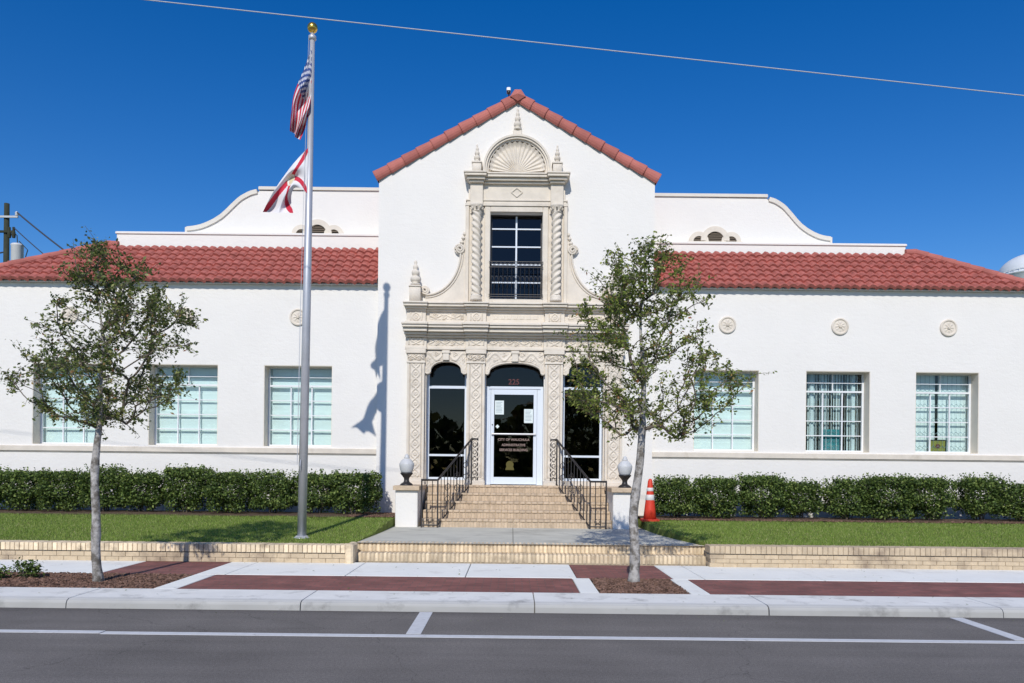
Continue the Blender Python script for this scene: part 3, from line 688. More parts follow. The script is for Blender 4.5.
# wing windows
def window(x0,x1,kind):
    w = sub('window', H)
    yg = WF+.31; z0,z1 = WZ0,WZ1
    ms = MB(); t_ = .012
    ms.box(x0,x0+t_,WF+.004,yg+.06,z0,z1); ms.box(x1-t_,x1,WF+.004,yg+.06,z0,z1); ms.box(x0+t_,x1-t_,WF+.004,yg+.06,z1-t_,z1); ms.box(x0+t_,x1-t_,WF+.004,yg+.06,z0,z0+t_)
    ms.build('reveal', M['reveal'], w)
    a,b_,c,d = x0+t_+.001,x1-t_-.001,z0+t_+.001,z1-t_-.001
    fr = MB(); f = .04
    fr.box(a,a+f,yg-.03,yg+.03,c,d); fr.box(b_-f,b_,yg-.03,yg+.03,c,d); fr.box(a+f,b_-f,yg-.03,yg+.03,c,c+f); fr.box(a+f,b_-f,yg-.03,yg+.03,d-f*.6,d)
    zt = d-.42; fr.box(a+f,b_-f,yg-.04,yg+.02,zt-.02,zt+.02)
    fr.build('frame', M['white'], w)
    gb = MB(); xs = [a+f+(b_-a-2*f)*k/3 for k in (1,2)]
    for x in xs: gb.box(x-.013,x+.013,yg-.022,yg+.022,c+f,zt-.02)
    xm = (a+b_)/2; gb.box(xm-.011,xm+.011,yg-.022,yg+.022,zt+.02,d-f*.6)
    hz = [zt+.20]+[c+f+(zt-c-f)*k/4 for k in (1,2,3)]
    cuts = [a+f]+xs+[b_-f]
    for z in hz[1:]:
        for p,q in zip(cuts[:-1],cuts[1:]): gb.box(p+.0135,q-.0135,yg-.018,yg+.018,z-.010,z+.010)
    for p,q in ((a+f,xm-.0115),(xm+.0115,b_-f)): gb.box(p,q,yg-.018,yg+.018,hz[0]-.010,hz[0]+.010)
    gb.build('glazing_bar', M['white'], w)
    MB().box(a+.02,b_-.02,yg+.002,yg+.008,c+.02,d-.02).build('pane', M['glass'], w)
    if kind == 'shade':
        bl = MB(); yb = yg+.085; n = 60
        # a closed white shade hung in sections, battens casting thin lines
        for i in range(9):
            za = c+(d-c)*i/9; zb_ = za+(d-c)/9-.012
            bl.add([(a,yb+.012,za),(b_,yb+.012,za),(b_,yb,zb_),(a,yb,zb_)],[(0,1,2,3)]); bl.box(a,b_,yb+.002,yb+.014,zb_,zb_+.012)
        bl.build('blind', M['blind'], w)
    elif kind == 'vertical':
        bl = MB(); yb = yg+.12; n = 22; 
        for i in range(n):
            x = a+(b_-a)*(i+.5)/n; t2 = .35 + .5*math.sin(i*1.3)
            hw = .03; bl.add([(x-hw*math.cos(t2),yb-hw*math.sin(t2),c),(x+hw*math.cos(t2)*.5,yb+hw*math.sin(t2),c),(x+hw*math.cos(t2)*.5,yb+hw*math.sin(t2),d),(x-hw*math.cos(t2),yb-hw*math.sin(t2),d)],[(0,1,2,3)])
        for x in (a+.26,b_-.2): bl.box(x-.045,x+.045,yb-.06,yb-.05,c,d)
        bl.build('blind', M['vblind'], w)
        g = MB()
        for i in range(1,12): x = a+(b_-a)*i/12; g.box(x-.005,x+.005,yg+.03,yg+.037,c,d)
        g.build('grille', M['grille'], w)
        MB().box(a,b_,yg+.26,yg+.27,c,d).build('backing', M['dark'], w)
    else:
        bl = MB(); yb = yg+.12; bl.box(a,(a+b_)/2-.04,yb,yb+.005,c,d); bl.box((a+b_)/2+.03,b_,yb,yb+.005,c,d); bl.build('blind', M['blind'], w)
        g = MB(); n = 26
        for r in range(5):
            z = c+.12+r*(d-c-.2)/5
            pts = [(a+.03+(b_-a-.06)*i/n, yg+.045, z+(.055 if i % 2 else 0)) for i in range(n+1)]; g.tube(pts,.006,4)
        for i in range(1,n,2): x = a+.03+(b_-a-.06)*i/n; g.box(x-.002,x+.002,yg+.043,yg+.047,c,d)
        g.build('folding_grille', M['greyline'], w)
    return a,b_,c,d,yg
for a,b_ in winL: window(a,b_,'shade')
window(*winR[0],'shade'); W5 = window(*winR[1],'vertical'); W6 = window(*winR[2],'folding')
# framed boards standing in two windows
a,b_,c,d,yg = W5; xm = (a+b_)/2
t = thing('framed_board', 'teal patterned board behind the middle right window, the larger of the two boards', 'sign board', (xm,yg+.07,c), 'boards in the right wing windows')
MB().box(xm-.2,xm+.2,yg+.06,yg+.075,c+.02,c+.52).build('board', M['teal'], t)
o_ = MB()
for zc in (.08,.14,.25,.38,.45):
    pts = [(xm-.17+.34*q/24, yg+.055, c+zc+.02*math.sin(q*1.3+zc*30)) for q in range(25)]; o_.tube(pts,.005,4)
o_.build('pattern', M['greyline'], t)
a,b_,c,d,yg = W6; xm = (a+b_)/2
t = thing('framed_board', 'small ochre plaque with dark red centre standing in the rightmost window', 'sign board', (xm,yg+.07,c), 'boards in the right wing windows')
MB().box(xm-.2,xm+.2,yg+.06,yg+.07,c+.02,c+.31).build('frame', M['iron'], t)
MB().box(xm-.17,xm+.17,yg+.054,yg+.059,c+.045,c+.285).build('board', M['ochre'], t)
MB().lathe((0,0,0),[(.05,0),(.05,.01)],16).build('centre', M['plum'], t)
bpy.data.objects[-1] if False else None
for ob in t.children:
    if ob.name.startswith('centre'): ob.matrix_parent_inverse = Matrix.Translation(t.location).inverted(); ob.rotation_euler = (PI/2,0,0); ob.location = (xm,yg+.053,c+.165)

# ------------------------------------------------------------ stone portal
PT = sub('stone_portal', H)
def guil(xc, hw, p, amp=.016, ph=0):
    def h(x,z):
        v = (x-xc)/hw; s_ = (z+ph)*PI/p
        d1 = abs(v-.62*math.sin(s_)); d2 = abs(v+.62*math.sin(s_)); r = 0
        for d in (d1,d2): r = max(r, math.exp(-(d/.17)**2))
        zz = ((z+ph)/p) % 1 - .5; rr = math.hypot(v*hw, zz*p)
        r = max(r, .9*math.exp(-((rr-.03)/.014)**2), math.exp(-(rr/.015)**2))
        r = max(r, 1.0*math.exp(-((abs(v)-.93)/.07)**2))
        return amp*r
    return h
def vine(zc, hh, p, amp=.016, ph=0):
    def h(x,z):
        v = (z-zc)/hh; s_ = (x+ph)*PI/p; r = math.exp(-((v-.5*math.sin(s_))/.2)**2)
        k = math.floor((x+ph)/p); xx = ((x+ph)/p-k-.5)*p; cv = (-.35 if k % 2 == 0 else .35)
        rr = math.hypot(xx, (v-cv)*hh); a = math.atan2((v-cv)*hh, xx)
        r = max(r, math.exp(-((rr-.035-.012*math.cos(3*a))/.012)**2), math.exp(-(rr/.014)**2))
        r = max(r, .5*max(0,math.sin(x*75+math.sin(z*60)*1.2)*math.sin(z*85))**1.5)
        return amp*r
    return h
# four carved pilasters
PIL = [(-2.36,-1.98),(-1.05,-.66),(.66,1.05),(1.98,2.36)]
PY = -.16
for (a,b_) in PIL:
    p_ = MB(); xc = (a+b_)/2
    p_.box(a,b_,PY,0.01,TZ,1.34); p_.bbox(a-.02,b_+.02,PY-.025,.011,TZ-.01,1.30,.015); p_.box(a+.012,b_-.012,PY+.015,.012,1.34,3.86)
    p_.bbox(a,a+.045,PY,.0,1.345,3.86,.004); p_.bbox(b_-.045,b_,PY,.0,1.345,3.86,.004)
    p_.relief(a+.055,b_-.055,1.36,3.85,PY+.013,guil(xc,(b_-a)/2-.055,.22,.022))
    # capital
    p_.bbox(a-.015,b_+.015,PY-.02,.01,3.86,3.90,.008); p_.box(a,b_,PY,.01,3.90,4.12)
    p_.relief(a+.01,b_-.01,3.91,4.06,PY-.002,vine(3.98,.07,.09,.035,a)); p_.bbox(a-.03,b_+.03,PY-.05,.01,4.07,4.155,.012)
    p_.build('pilaster', M['stone'], PT)
# door surround jamb strips
for (a,b_) in ((-1.977,-1.951),(1.951,1.977)):
    MB().box(a,b_,-.05,.3,TZ,3.7).build('jamb', M['stone'], PT)
# arch spandrels over the three openings
def arch_panel(a,b_,top,rise,zs,zt_,ear=.12):
    mb = MB(); n = 64; A = []; B = []; w = b_-a; xc = (a+b_)/2
    for k in range(n+1):
        x = a+w*k/n; u = (x-xc)/(w/2); cut = ear/w*2
        if abs(u) > 1-cut:     # scrolled ear at the springing
            q = (abs(u)-(1-cut))/cut; z = zs-.005-.06*math.sin(PI*min(1,q*.8+.15))**.6+(.02*(1-q))
        else:
            q = abs(u)/(1-cut); z = zs+.03+(rise-.03)*max(0,1-q**2.4)**.62
        A.append((x,z)); B.append((x,zt_))
    mb.strip(A,B,-.10,.05)
    # raised moulding following the arch, vine relief above it, keystone
    hfun = vine((zs+zt_)/2+.1,.16,.20,.022,a)
    nx = 70; vs = []; nz = 16
    for j in range(nz+1):
        for i in range(nx+1):
            x = a+.01+(w-.02)*i/nx; f_ = (x-a)/w*n; k = min(n-1,int(f_)); zl = A[k][1]+(A[k+1][1]-A[k][1])*(f_-k)+.035; z = zl+(zt_-.012-zl)*j/nz
            e = 0 if (i in (0,nx) or j in (0,nz)) else 1; vs.append((x,-.102-e*(.006+hfun(x,z)),z))
    wv = nx+1; mb.add(vs,[(j*wv+i,j*wv+i+1,(j+1)*wv+i+1,(j+1)*wv+i) for j in range(nz) for i in range(nx)])
    mb.tube([(x,-.105,z+.012) for x,z in A],.016,6)
    mb.bbox(xc-.07,xc+.07,-.17,.0,zs+rise+.03,zt_-.003,.012)
    mb.bbox(xc-.09,xc+.09,-.185,.0,zt_-.06,zt_-.001,.01)
    mb.build('arch_panel', M['stone'], PT)
arch_panel(-1.98,-1.05,0,.22,3.68,4.14); arch_panel(-.66,.66,0,.20,3.68,4.14,.10); arch_panel(1.05,1.98,0,.22,3.68,4.14)
# entablature: frieze, cornice, attic band, second cornice; every course breaks forward over the pilasters
brk = [(-2.40,-1.94),(-1.09,-.62),(.62,1.09),(1.94,2.40)]
gaps = [(-1.94,-1.09),(-.62,.62),(1.09,1.94)]
def course(z0,z1,y,dy,over=0,b=.008,name=None,mb=None):
    for a,b2 in brk: mb.bbox(a-over,b2+over,y-dy,.012,z0,z1,b)
    for a,b2 in gaps: mb.bbox(a+over+.002,b2-over-.002,y,.011,z0,z1,b)
fz = MB()
course(4.158,4.205,-.15,.05,.01,.006,mb=fz)
course(4.207,4.235,-.13,.05,0,.004,mb=fz); course(4.237,4.42,-.10,.05,0,.004,mb=fz)
for a,b2 in gaps: fz.relief(a+.03,b2-.03,4.25,4.41,-.101,vine(4.33,.075,.17,.026,a))
for a,b2 in brk: fz.relief(a+.05,b2-.05,4.25,4.41,-.151,guil((a+b2)/2,.17,.16,.022,.03))
fz.build('lower_frieze', M['stone'], PT)
c1 = MB()
for (z0,z1,y,o_) in ((4.422,4.465,-.19,.0),(4.467,4.52,-.26,.015),(4.522,4.60,-.34,.03),(4.602,4.655,-.40,.045),(4.657,4.70,-.43,.055)): course(z0,z1,y,.05,o_,.012,mb=c1)
c1.build('lower_cornice', M['stone'], PT)
ab = MB(); course(4.702,4.76,-.22,.05,.01,.01,mb=ab); course(4.762,4.985,-.13,.06,-.02,.004,mb=ab)
for (a,b2) in (gaps[0],gaps[2]): ab.relief(a+.05,b2-.05,4.81,4.96,-.131,vine(4.885,.065,.2,.022,a))
for a,b2 in brk: ab.relief(a+.09,b2-.09,4.78,4.97,-.191,guil((a+b2)/2,.13,.18,.02,.09))
ab.relief(-.5,.5,4.83,4.93,-.131,lambda x,z: .007*(abs(math.sin(x*22))<.8))
ab.build('attic_band', M['stone'], PT)
c2 = MB()
for (z0,z1,y,o_) in ((4.987,5.03,-.18,-.01),(5.032,5.075,-.24,.01),(5.077,5.13,-.31,.03),(5.132,5.165,-.34,.04)): course(z0,z1,y,.05,o_,.01,mb=c2)
c2.build('upper_cornice', M['stone'], PT)
# window stage
bs = MB(); bs.box(-2.45,2.45,-.12,.009,5.167,5.22)
zz0 = 5.222
for s in (-1,1):
    a,b_ = sorted((s*.577,s*.70)); bs.bbox(a,b_,-.085,.01,5.222,7.33,.01)              # window architrave
    a,b_ = sorted((s*.702,s*1.04)); bs.box(a,b_,-.05,.01,zz0,7.33)                       # column backing
    a,b_ = sorted((s*1.042,s*1.12)); bs.bbox(a,b_,-.10,.01,zz0,7.33,.008)
bs.bbox(-.577,.577,-.085,.01,7.212,7.33,.01); bs.box(-.577,.577,-.085,.3,5.222,5.298)
bs.bbox(-1.13,1.13,-.11,.011,7.332,7.40,.01); bs.box(-1.09,1.09,-.09,.01,7.402,7.44); bs.bbox(-1.12,1.12,-.11,.01,7.442,7.475,.008)
bs.box(-1.06,1.06,-.09,.01,7.477,7.80)
dm = [(0,7.53),(.12,7.63),(0,7.73),(-.12,7.63)]
for k in range(4):
    x0_,z0_ = dm[k]; x1_,z1_ = dm[(k+1)%4]; bs.tube([(x0_,-.098,z0_),(x1_,-.098,z1_)],.014,6)
for s in (-1,1):
    a,b_ = sorted((s*.74,s*1.02)); bs.bbox(a,b_,-.17,.0,7.332,7.80,.01)
bs.build('window_surround', M['stone'], PT)
tc_ = MB()
for (z0,z1,y,o_) in ((7.802,7.85,-.20,0),(7.852,7.91,-.26,.03),(7.912,7.965,-.32,.06),(7.967,8.00,-.34,.075)):
    for s in (-1,1):
        a,b_ = sorted((s*(.72-o_),s*(1.05+o_*1.4))); tc_.bbox(a,b_,y-.04,.01,z0,z1,.012)
    tc_.bbox(-.72+o_+.002,.72-o_-.002,y+.04,.01,z0,z1,.012)
tc_.build('window_cornice', M['stone'], PT)
# spiral columns
for s in (-1,1):
    xc = s*.872; yc = -.17; vs = []; n = 28; z0,z1 = 5.36,7.17; m = 150
    for j in range(m+1):
        z = z0+(z1-z0)*j/m
        for k in range(n):
            a = 2*PI*k/n; r = .098+.019*math.cos(3*(a - s*z*2*PI/.42)); r *= 1-.06*(j/m)
            vs.append((xc+r*math.cos(a), yc+r*math.sin(a), z))
    cm = MB().add(vs,[(j*n+k,j*n+(k+1)%n,(j+1)*n+(k+1)%n,(j+1)*n+k) for j in range(m) for k in range(n)])
    cm.lathe((xc,yc,5.222),[(.13,0),(.13,.05),(.115,.065),(.125,.09),(.11,.12),(.10,.14)],24)
    cm.lathe((xc,yc,7.165),[(.095,0),(.11,.015),(.095,.03),(.105,.06),(.125,.11),(.14,.135),(.14,.165)],24)
    for k in range(8):
        a = k/8*2*PI; cm.tube([(xc+.10*math.cos(a),yc+.10*math.sin(a),7.20),(xc+.135*math.cos(a),yc+.135*math.sin(a),7.27),(xc+.15*math.cos(a),yc+.15*math.sin(a),7.25)],.02,5)
    cm.build('spiral_column', M['stone'], PT, True)
# shell lunette
sh = MB(); RO, RI, zc = .735, .625, 8.03; lift = .10
def arcp(r,k,n): a = PI*k/n; return (r*math.cos(a), zc+lift+r*math.sin(a))
n = 48
for (r0,r1,y) in ((.625,.66,-.11),(.662,.70,-.16),(.702,.745,-.19)):
    sh.strip([arcp(r0,k,n) for k in range(n,-1,-1)],[arcp(r1,k,n) for k in range(n,-1,-1)],y,.01)
    for s in (-1,1): a,b_ = sorted((s*r0,s*r1)); sh.box(a,b_,y,.01,8.002,zc+lift)
sh.box(-.625,.625,-.075,.01,8.002,8.05)
na, nr = 17*10, 30; vs = []
for j in range(nr+1):
    q = j/nr
    for k in range(na+1):
        a = PI*k/na; fl = .5+.5*math.cos(17*2*a); r = q*(.60+.02*fl)
        depth = .10*math.sin(q*PI*.5)**3 # hood curls forward to the rim
        y = -.02 - .045*(1-q) - .030*fl*q**.7 - (.06*max(0,(q-.86)/.14)**1.5) - .0*depth
        vs.append((r*math.cos(a)*1.0, y, 8.07+ (zc+lift-8.07)*q*1.0 + r*math.sin(a)))
w = na+1; sh.add(vs,[(j*w+k,(j+1)*w+k,(j+1)*w+k+1,j*w+k+1)[::-1] for j in range(nr) for k in range(na)])
sh.prism([(.64*math.cos(PI*k/24), zc+lift-.1+.72*math.sin(PI*k/24)*.97) for k in range(25)],-.012,.005)
sh.build('shell_lunette', M['stone'], PT)
# finials
def finial(x,z,h,r,ped=None,y=-.11):
    f_ = MB()
    if ped: f_.bbox(x-ped[0],x+ped[0],y-ped[0]*.8,.005,ped[1],ped[2],.01); f_.bbox(x-ped[0]-.015,x+ped[0]+.015,y-ped[0]*.8-.015,.006,ped[2],ped[2]+.035,.008)
    k = h; f_.lathe((x,y,z),[(r*a,b_*k) for a,b_ in ((.7,0),(.95,.03),(.95,.07),(.5,.10),(.85,.16),(1,.24),(.9,.33),(.45,.38),(.62,.41),(.78,.50),(.66,.58),(.34,.62),(.44,.66),(.5,.73),(.4,.79),(.22,.83),(.32,.89),(.28,.95),(.05,1))],18)
    f_.build('finial', M['stone'], PT, True)
finial(0,9.0,.48,.085,y=-.09)
MB().bbox(-.1,.1,-.12,.005,8.90,9.0,.015).build('finial_base', M['stone'], PT)
for s in (-1,1):
    finial(s*.88,8.27,.40,.07,(.10,8.002,8.235),y=-.12)
    finial(s*2.2,5.55,.56,.115,(.12,5.167,5.51),y=-.14)
# side scrolls sweeping from the window down to the corner pedestals
for s in (-1,1):
    crv = []
    for k in range(31):
        u = k/30; a = u*PI/2
        crv.append((2.02-.78*math.sin(a)**1.0 if False else 1.98-.74*(1-math.cos(a))**.9, 5.36+.98*math.sin(a)**1.0*1.0 if False else 5.38+.95*(1-math.cos(a))**1.0*0+.95*(u**1.9)))
    # quarter-ellipse style sweep (concave, facing up and out)
    crv = [(1.98-.76*math.sin(u*PI/2), 6.33-.96*math.cos(u*PI/2)) for u in [k/30 for k in range(31)]]
    poly = [(1.121,5.222),(2.0,5.222)]+crv+[(1.20,6.6),(1.121,6.75)]
    poly = [(s*x,z) for x,z in poly]; poly = poly if s > 0 else poly[::-1]
    sc = MB().prism(poly,-.055,.008)
    for (off,rad,yy) in ((.0,.022,-.07),(.055,.014,-.066),(-.0,.0,0)):
        if rad:
            pts = []
            for i,(x,z) in enumerate(crv):
                x0_,z0_ = crv[max(0,i-1)]; x1_,z1_ = crv[min(30,i+1)]; tx,tz = x1_-x0_,z1_-z0_; l = math.hypot(tx,tz); pts.append((s*(x-abs(tz)/l*off), yy, z-abs(tx)/l*off))
            sc.tube(pts,rad,8)
    # volutes
    for (vx_,vz_,r0) in ((2.0,5.46,.10),(1.24,6.38,.11)):
        pts = [(s*(vx_+(r0*(1-q/34*.8))*math.cos(q/34*4.2*PI)), -.075-.0008*q, vz_+(r0*(1-q/34*.8))*math.sin(q/34*4.2*PI)) for q in range(35)]; sc.tube(pts,.022,7)
        sc.add(*(lambda L_: L_)(([(s*(vx_+r0*1.08*math.cos(2*PI*q/20)),-.06,vz_+r0*1.08*math.sin(2*PI*q/20)) for q in range(20)],[tuple(range(20)) if s > 0 else tuple(range(19,-1,-1))])))
    # leaf above
    for (lx,lz,lr) in ((1.20,6.52,.05),(1.17,6.62,.045),(1.15,6.71,.035)):
        sc.lathe((s*lx,-.06,lz-.03),[(lr*.5,0),(lr,.03),(lr*.7,.07),(lr*.1,.09)],10)
    sc.build('side_scroll', M['stone'], PT)

# upper window
uw = sub('window', H)
a,b_,c,d = UW[0]+.002,UW[1]-.002,UW[2],UW[3]-.002; yg = .18
fr = MB(); fr.box(a,a+.03,yg-.03,yg+.03,c,d); fr.box(b_-.03,b_,yg-.03,yg+.03,c,d); fr.box(a+.03,b_-.03,yg-.03,yg+.03,c,c+.03); fr.box(a+.03,b_-.03,yg-.03,yg+.03,d-.03,d); fr.build('frame', M['iron'], uw)
gb = MB(); gb.box(-.018,.018,yg-.035,yg+.02,c+.03,d-.03)
for k in (1,2,3,4):
    z = c+(d-c)*(k-.05)/4.8+.03
    gb.box(a+.03,-.0185,yg-.03,yg+.015,z-.014,z+.014); gb.box(.0185,b_-.03,yg-.03,yg+.015,z-.014,z+.014)
gb.build('glazing_bar', M['alu'], uw)
MB().box(a+.02,b_-.02,yg+.002,yg+.008,c+.02,d-.02).build('pane', M['bglass'], uw)
rl = MB(); y = -.13; zt_ = c+.80
for z in (c+.03,c+.08,zt_-.12,zt_): rl.tube([(a-.02,.0,z),(a-.02,y,z),(b_+.02,y,z),(b_+.02,.0,z)],.009,6)
for i in range(13):
    x = a+(b_-a)*i/12; rl.tube([(x,y,c+.03),(x,y,zt_)],.0065,5)
    if i < 12:
        xm = x+(b_-a)/24; pts = [(xm+.034*math.cos(q/12*2*PI),y,c+.42+.06*math.sin(q/12*2*PI)) for q in range(13)]; rl.tube(pts,.005,4)
        pts = [(xm+.03*math.cos(q/12*2*PI),y,zt_-.06+.03*math.sin(q/12*2*PI)) for q in range(13)]; rl.tube(pts,.005,4)
rl.build('balcony_railing', M['iron'], uw)

# side windows of the entrance
for (a,b_) in ((-1.95,-1.07),(1.07,1.95)):
    w = sub('side_window', H); yg = .24; c = TZ+.0; d = 4.13
    a1,b1_ = a+.002,b_-.002
    MB().box(a1,b1_,.02,yg+.05,c-.004,1.30).build('sill', M['stone'], w)
    fr = MB(); f = .045
    fr.box(a1,a1+f,yg-.035,yg+.03,1.302,d); fr.box(b1_-f,b1_,yg-.035,yg+.03,1.302,d); fr.box(a1+f,b1_-f,yg-.035,yg+.03,1.302,1.36); fr.box(a1+f,b1_-f,yg-.03,yg+.03,1.83,1.875); fr.box(a1+f,b1_-f,yg-.04,yg+.03,3.34,3.40)
    fr.build('frame', M['alu'], w)
    MB().box(a1+.02,b1_-.02,yg,yg+.006,1.33,d).build('pane', M['dglass'], w)
# the entrance door
dr = sub('entrance_door', H); yg = .24; a,b_ = -.635,.635
fr = MB(); fr.box(a,a+.06,yg-.04,yg+.04,TZ,3.40); fr.box(b_-.06,b_,yg-.04,yg+.04,TZ,3.40); fr.box(a+.06,b_-.06,yg-.04,yg+.04,3.345,3.40)
fr.box(a+.06,a+.10,yg-.02,yg+.03,TZ,3.345); fr.box(b_-.13,b_-.06,yg-.02,yg+.03,TZ,3.345)
fr.build('frame', M['alu'], dr)
L0,L1 = a+.105,b_-.135; lf = MB()
lf.bbox(L0,L0+.075,yg-.035,yg+.01,TZ+.012,3.335,.004); lf.bbox(L1-.075,L1,yg-.035,yg+.01,TZ+.012,3.335,.004); lf.bbox(L0+.075,L1-.075,yg-.034,yg+.009,TZ+.012,TZ+.17,.004); lf.bbox(L0+.075,L1-.075,yg-.034,yg+.009,3.22,3.335,.004)
lf.build('door_leaf', M['alu'], dr)
MB().box(L0+.06,L1-.06,yg-.012,yg-.006,TZ+.14,3.25).build('glass', M['dglass'], dr)
MB().box(a+.01,b_-.01,yg,yg+.006,3.39,4.13).build('transom_light', M['dglass'], dr)
pb = MB(); zb = TZ+1.13; pb.tube([(L0+.03,yg-.07,zb),(L1-.03,yg-.07,zb)],.02,8); pb.box(L0+.02,L0+.05,yg-.07,yg-.034,zb-.02,zb+.02); pb.box(L1-.05,L1-.02,yg-.07,yg-.034,zb-.02,zb+.02)
pb.build('push_bar', M['galv'], dr)
MB().lathe((L0+.037,yg-.05,TZ+1.33),[(.012,0),(.012,.02)],10).build('lock', M['iron'], dr)
ntc = ((L0+.19,2.93,.10,.155),(L1-.185,2.745,.10,.155))
for (x,z,hw,hh) in ntc:
    MB().box(x-hw,x+hw,yg-.016,yg-.0125,z-hh,z+hh).build('notice', M['paper'], dr)
    ln = MB()
    for k in range(8): ln.box(x-hw*.75,x+hw*random.uniform(.3,.75),yg-.0185,yg-.0165,z+hh*.72-k*hh*.2,z+hh*.72-k*hh*.2+.008)
    ln.build('notice_text', M['ink'], dr)
zst = TZ+1.30; xs_ = L0+.15
MB().prism([(xs_,zst-.045),(xs_+.045,zst),(xs_,zst+.045),(xs_-.045,zst)],yg-.016,yg-.0125).build('sticker', M['paper'], dr)
def text(body, size, x, y, z, m, parent, name='lettering', sx=1.):
    cu = bpy.data.curves.new('t','FONT'); cu.body = body; cu.size = size; cu.align_x = 'CENTER'; cu.extrude = .0015; cu.offset = .0015; cu.resolution_u = 3
    o = bpy.data.objects.new('t', cu); COL.objects.link(o); dg = bpy.context.evaluated_depsgraph_get(); me = bpy.data.meshes.new_from_object(o.evaluated_get(dg))
    bpy.data.objects.remove(o); me.materials.clear()
    me.transform(Matrix.Translation((x,y,z)) @ Matrix.Rotation(PI/2,4,'X') @ Matrix.Diagonal((sx,1,1,1)))
    return link(name, me, m, parent)
xc = (L0+L1)/2; yt_ = yg-.0145
for (s_, z, sx) in (('CITY OF WAUCHULA',TZ+.985,.98),('ADMINISTRATIVE',TZ+.865,.92),('SERVICES BUILDING',TZ+.755,.96)):
    text(s_, .074, xc, yt_, z, M['letter'], dr, sx=sx)
text('225', .17, -.02, yg-.004, 3.45, M['rletter'], dr, 'street_number')
sl = MB(); sl.prism([(xc-.08+.085*math.cos(2*PI*k/24),TZ+.45+.085*math.sin(2*PI*k/24)) for k in range(24)],yg-.016,yg-.0125); sl.prism([(xc-.18,TZ+.33),(xc+.02,TZ+.33),(xc,TZ+.40),(xc-.16,TZ+.40)],yg-.0165,yg-.0128); sl.build('seal_decal', M['seal'], dr)

# security camera on the ridge
t = thing('security_camera', 'small white camera on a bracket at the left of the gable peak', 'camera', (-.2,.1,GA+.05))
MB().tube([(-.2,.1,GA-.02),(-.2,.1,GA+.26)],.014,8).build('bracket', M['iron'], t)
MB().bbox(-.25,-.16,-.05,.15,GA+.24,GA+.31,.012).build('housing', M['white'], t)
MB().lathe((-.205,.0,GA+.17),[(.015,0),(.035,.03),(.035,.08)],14).build('lens', M['iron'], t)

# ------------------------------------------------------------ flagpole and flags
px, py, pz = -3.50, -4.30, .40; tx = -3.41
ptop = 8.62
t = thing('flagpole', 'tall tapered grey metal flagpole with gold ball on the left lawn', 'flagpole', (px,py,pz))
MB().tube([(px,py,pz-.05),(px+(tx-px)*.5,py,(pz+ptop)/2),(tx,py,ptop)],[.074,.066,.040],20).build('pole', M['galv'], t, True)
MB().lathe((px,py,pz-.02),[(.15,0),(.15,.015),(.11,.03),(.09,.05)],24).build('base_flange', M['galv'], t, True)
MB().lathe((tx,py,ptop-.02),[(.05,0),(.065,.02),(.065,.06),(.03,.09),(.018,.14)],18).build('truck', M['galv'], t, True)
MB().lathe((tx,py,ptop+.10),[(.01,0)]+[(.085*math.sin(a),.085-.085*math.cos(a)) for a in [PI*k/12 for k in range(1,12)]]+[(.01,.17)],20).build('ball', M['gold'], t, True)
hz = lambda z: px+(tx-px)*(z-pz)/(ptop-pz)
MB().tube([(hz(1.6)-.08,py-.06,1.6),(hz(5)-.075,py-.08,5),(tx-.05,py-.04,ptop)],.0032,5).tube([(hz(1.6)-.09,py-.05,1.6),(hz(4)-.09,py-.06,4),(tx-.052,py-.03,ptop)],.0032,5).build('halyard', M['cable'], t)
MB().tube([(hz(1.55)-.02,py-.085,1.5),(hz(1.6)-.02,py-.12,1.58),(hz(1.65)-.02,py-.085,1.68)],.01,6).build('cleat', M['galv'], t)
def flagpt(px_,py_,dd=12.7):        # picture measurement at the pole's distance -> metres
    xu = px_+(py_-468)*.0105; yu = py_-(px_-512)*.0105; return (-.044+(xu-512)*dd/770, 1.58-(yu-468)*dd/770)
def smooth(pts,u):
    n = len(pts)-1; f_ = u*n; k = min(n-1,int(f_)); q = f_-k
    p0,p1,p2,p3 = pts[max(0,k-1)],pts[k],pts[k+1],pts[min(n,k+2)]
    return tuple(.5*((2*p1[i])+(-p0[i]+p2[i])*q+(2*p0[i]-5*p1[i]+4*p2[i]-p3[i])*q*q+(-p0[i]+3*p1[i]-3*p2[i]+p3[i])*q**3) for i in (0,1))
def flag(top,bot,colf,name,label,mats,nu,nv,fold):
    vs = []
    for j in range(nv+1):
        for i in range(nu+1):
            u,v = i/nu, j/nv; y = py-.05+fold*min(1,u*3)*math.sin(v*10+u*6.5)+.06*math.sin(u*14+v*3)*u
            a = smooth(top,u); b_ = smooth(bot,u); x,z = flagpt(a[0]+(b_[0]-a[0])*v, a[1]+(b_[1]-a[1])*v, 17+y); x += .02*u*math.sin(v*9+u*5); vs.append((x,y,z))
    w = nu+1; fs = [(j*w+i,(j+1)*w+i,(j+1)*w+i+1,j*w+i+1) for j in range(nv) for i in range(nu)]
    me = bpy.data.meshes.new(name); me.from_pydata(vs,[],fs); o = link(name, me, mats, smooth=True); o.location = (0,0,0)
    for k,pl in enumerate(me.polygons): pl.material_index = colf(((k%nu)+.5)/nu, ((k//nu)+.5)/nv)
    return tag(o, label, 'flag')
def us(u,v):
    if u < .4 and v < 7/13:
        r = v/(7/13)*9; c_ = u/.4*11; jr = int(r); jc = int(c_)
        if (jr+jc) % 2 == 0 and math.hypot(r-jr-.5, (c_-jc-.5)) < .42: return 1
        return 2
    return 0 if int(v*13) % 2 == 0 else 1
flag([(312,47),(304,68),(294,93),(292,112),(291,131)],[(311,100),(309,110),(308,118),(305,128),(299,140)],us,'national_flag','red and white striped flag with starred blue canton, higher on the flagpole',[M['fred'],M['fwhite'],M['fblue']],120,91,.10)
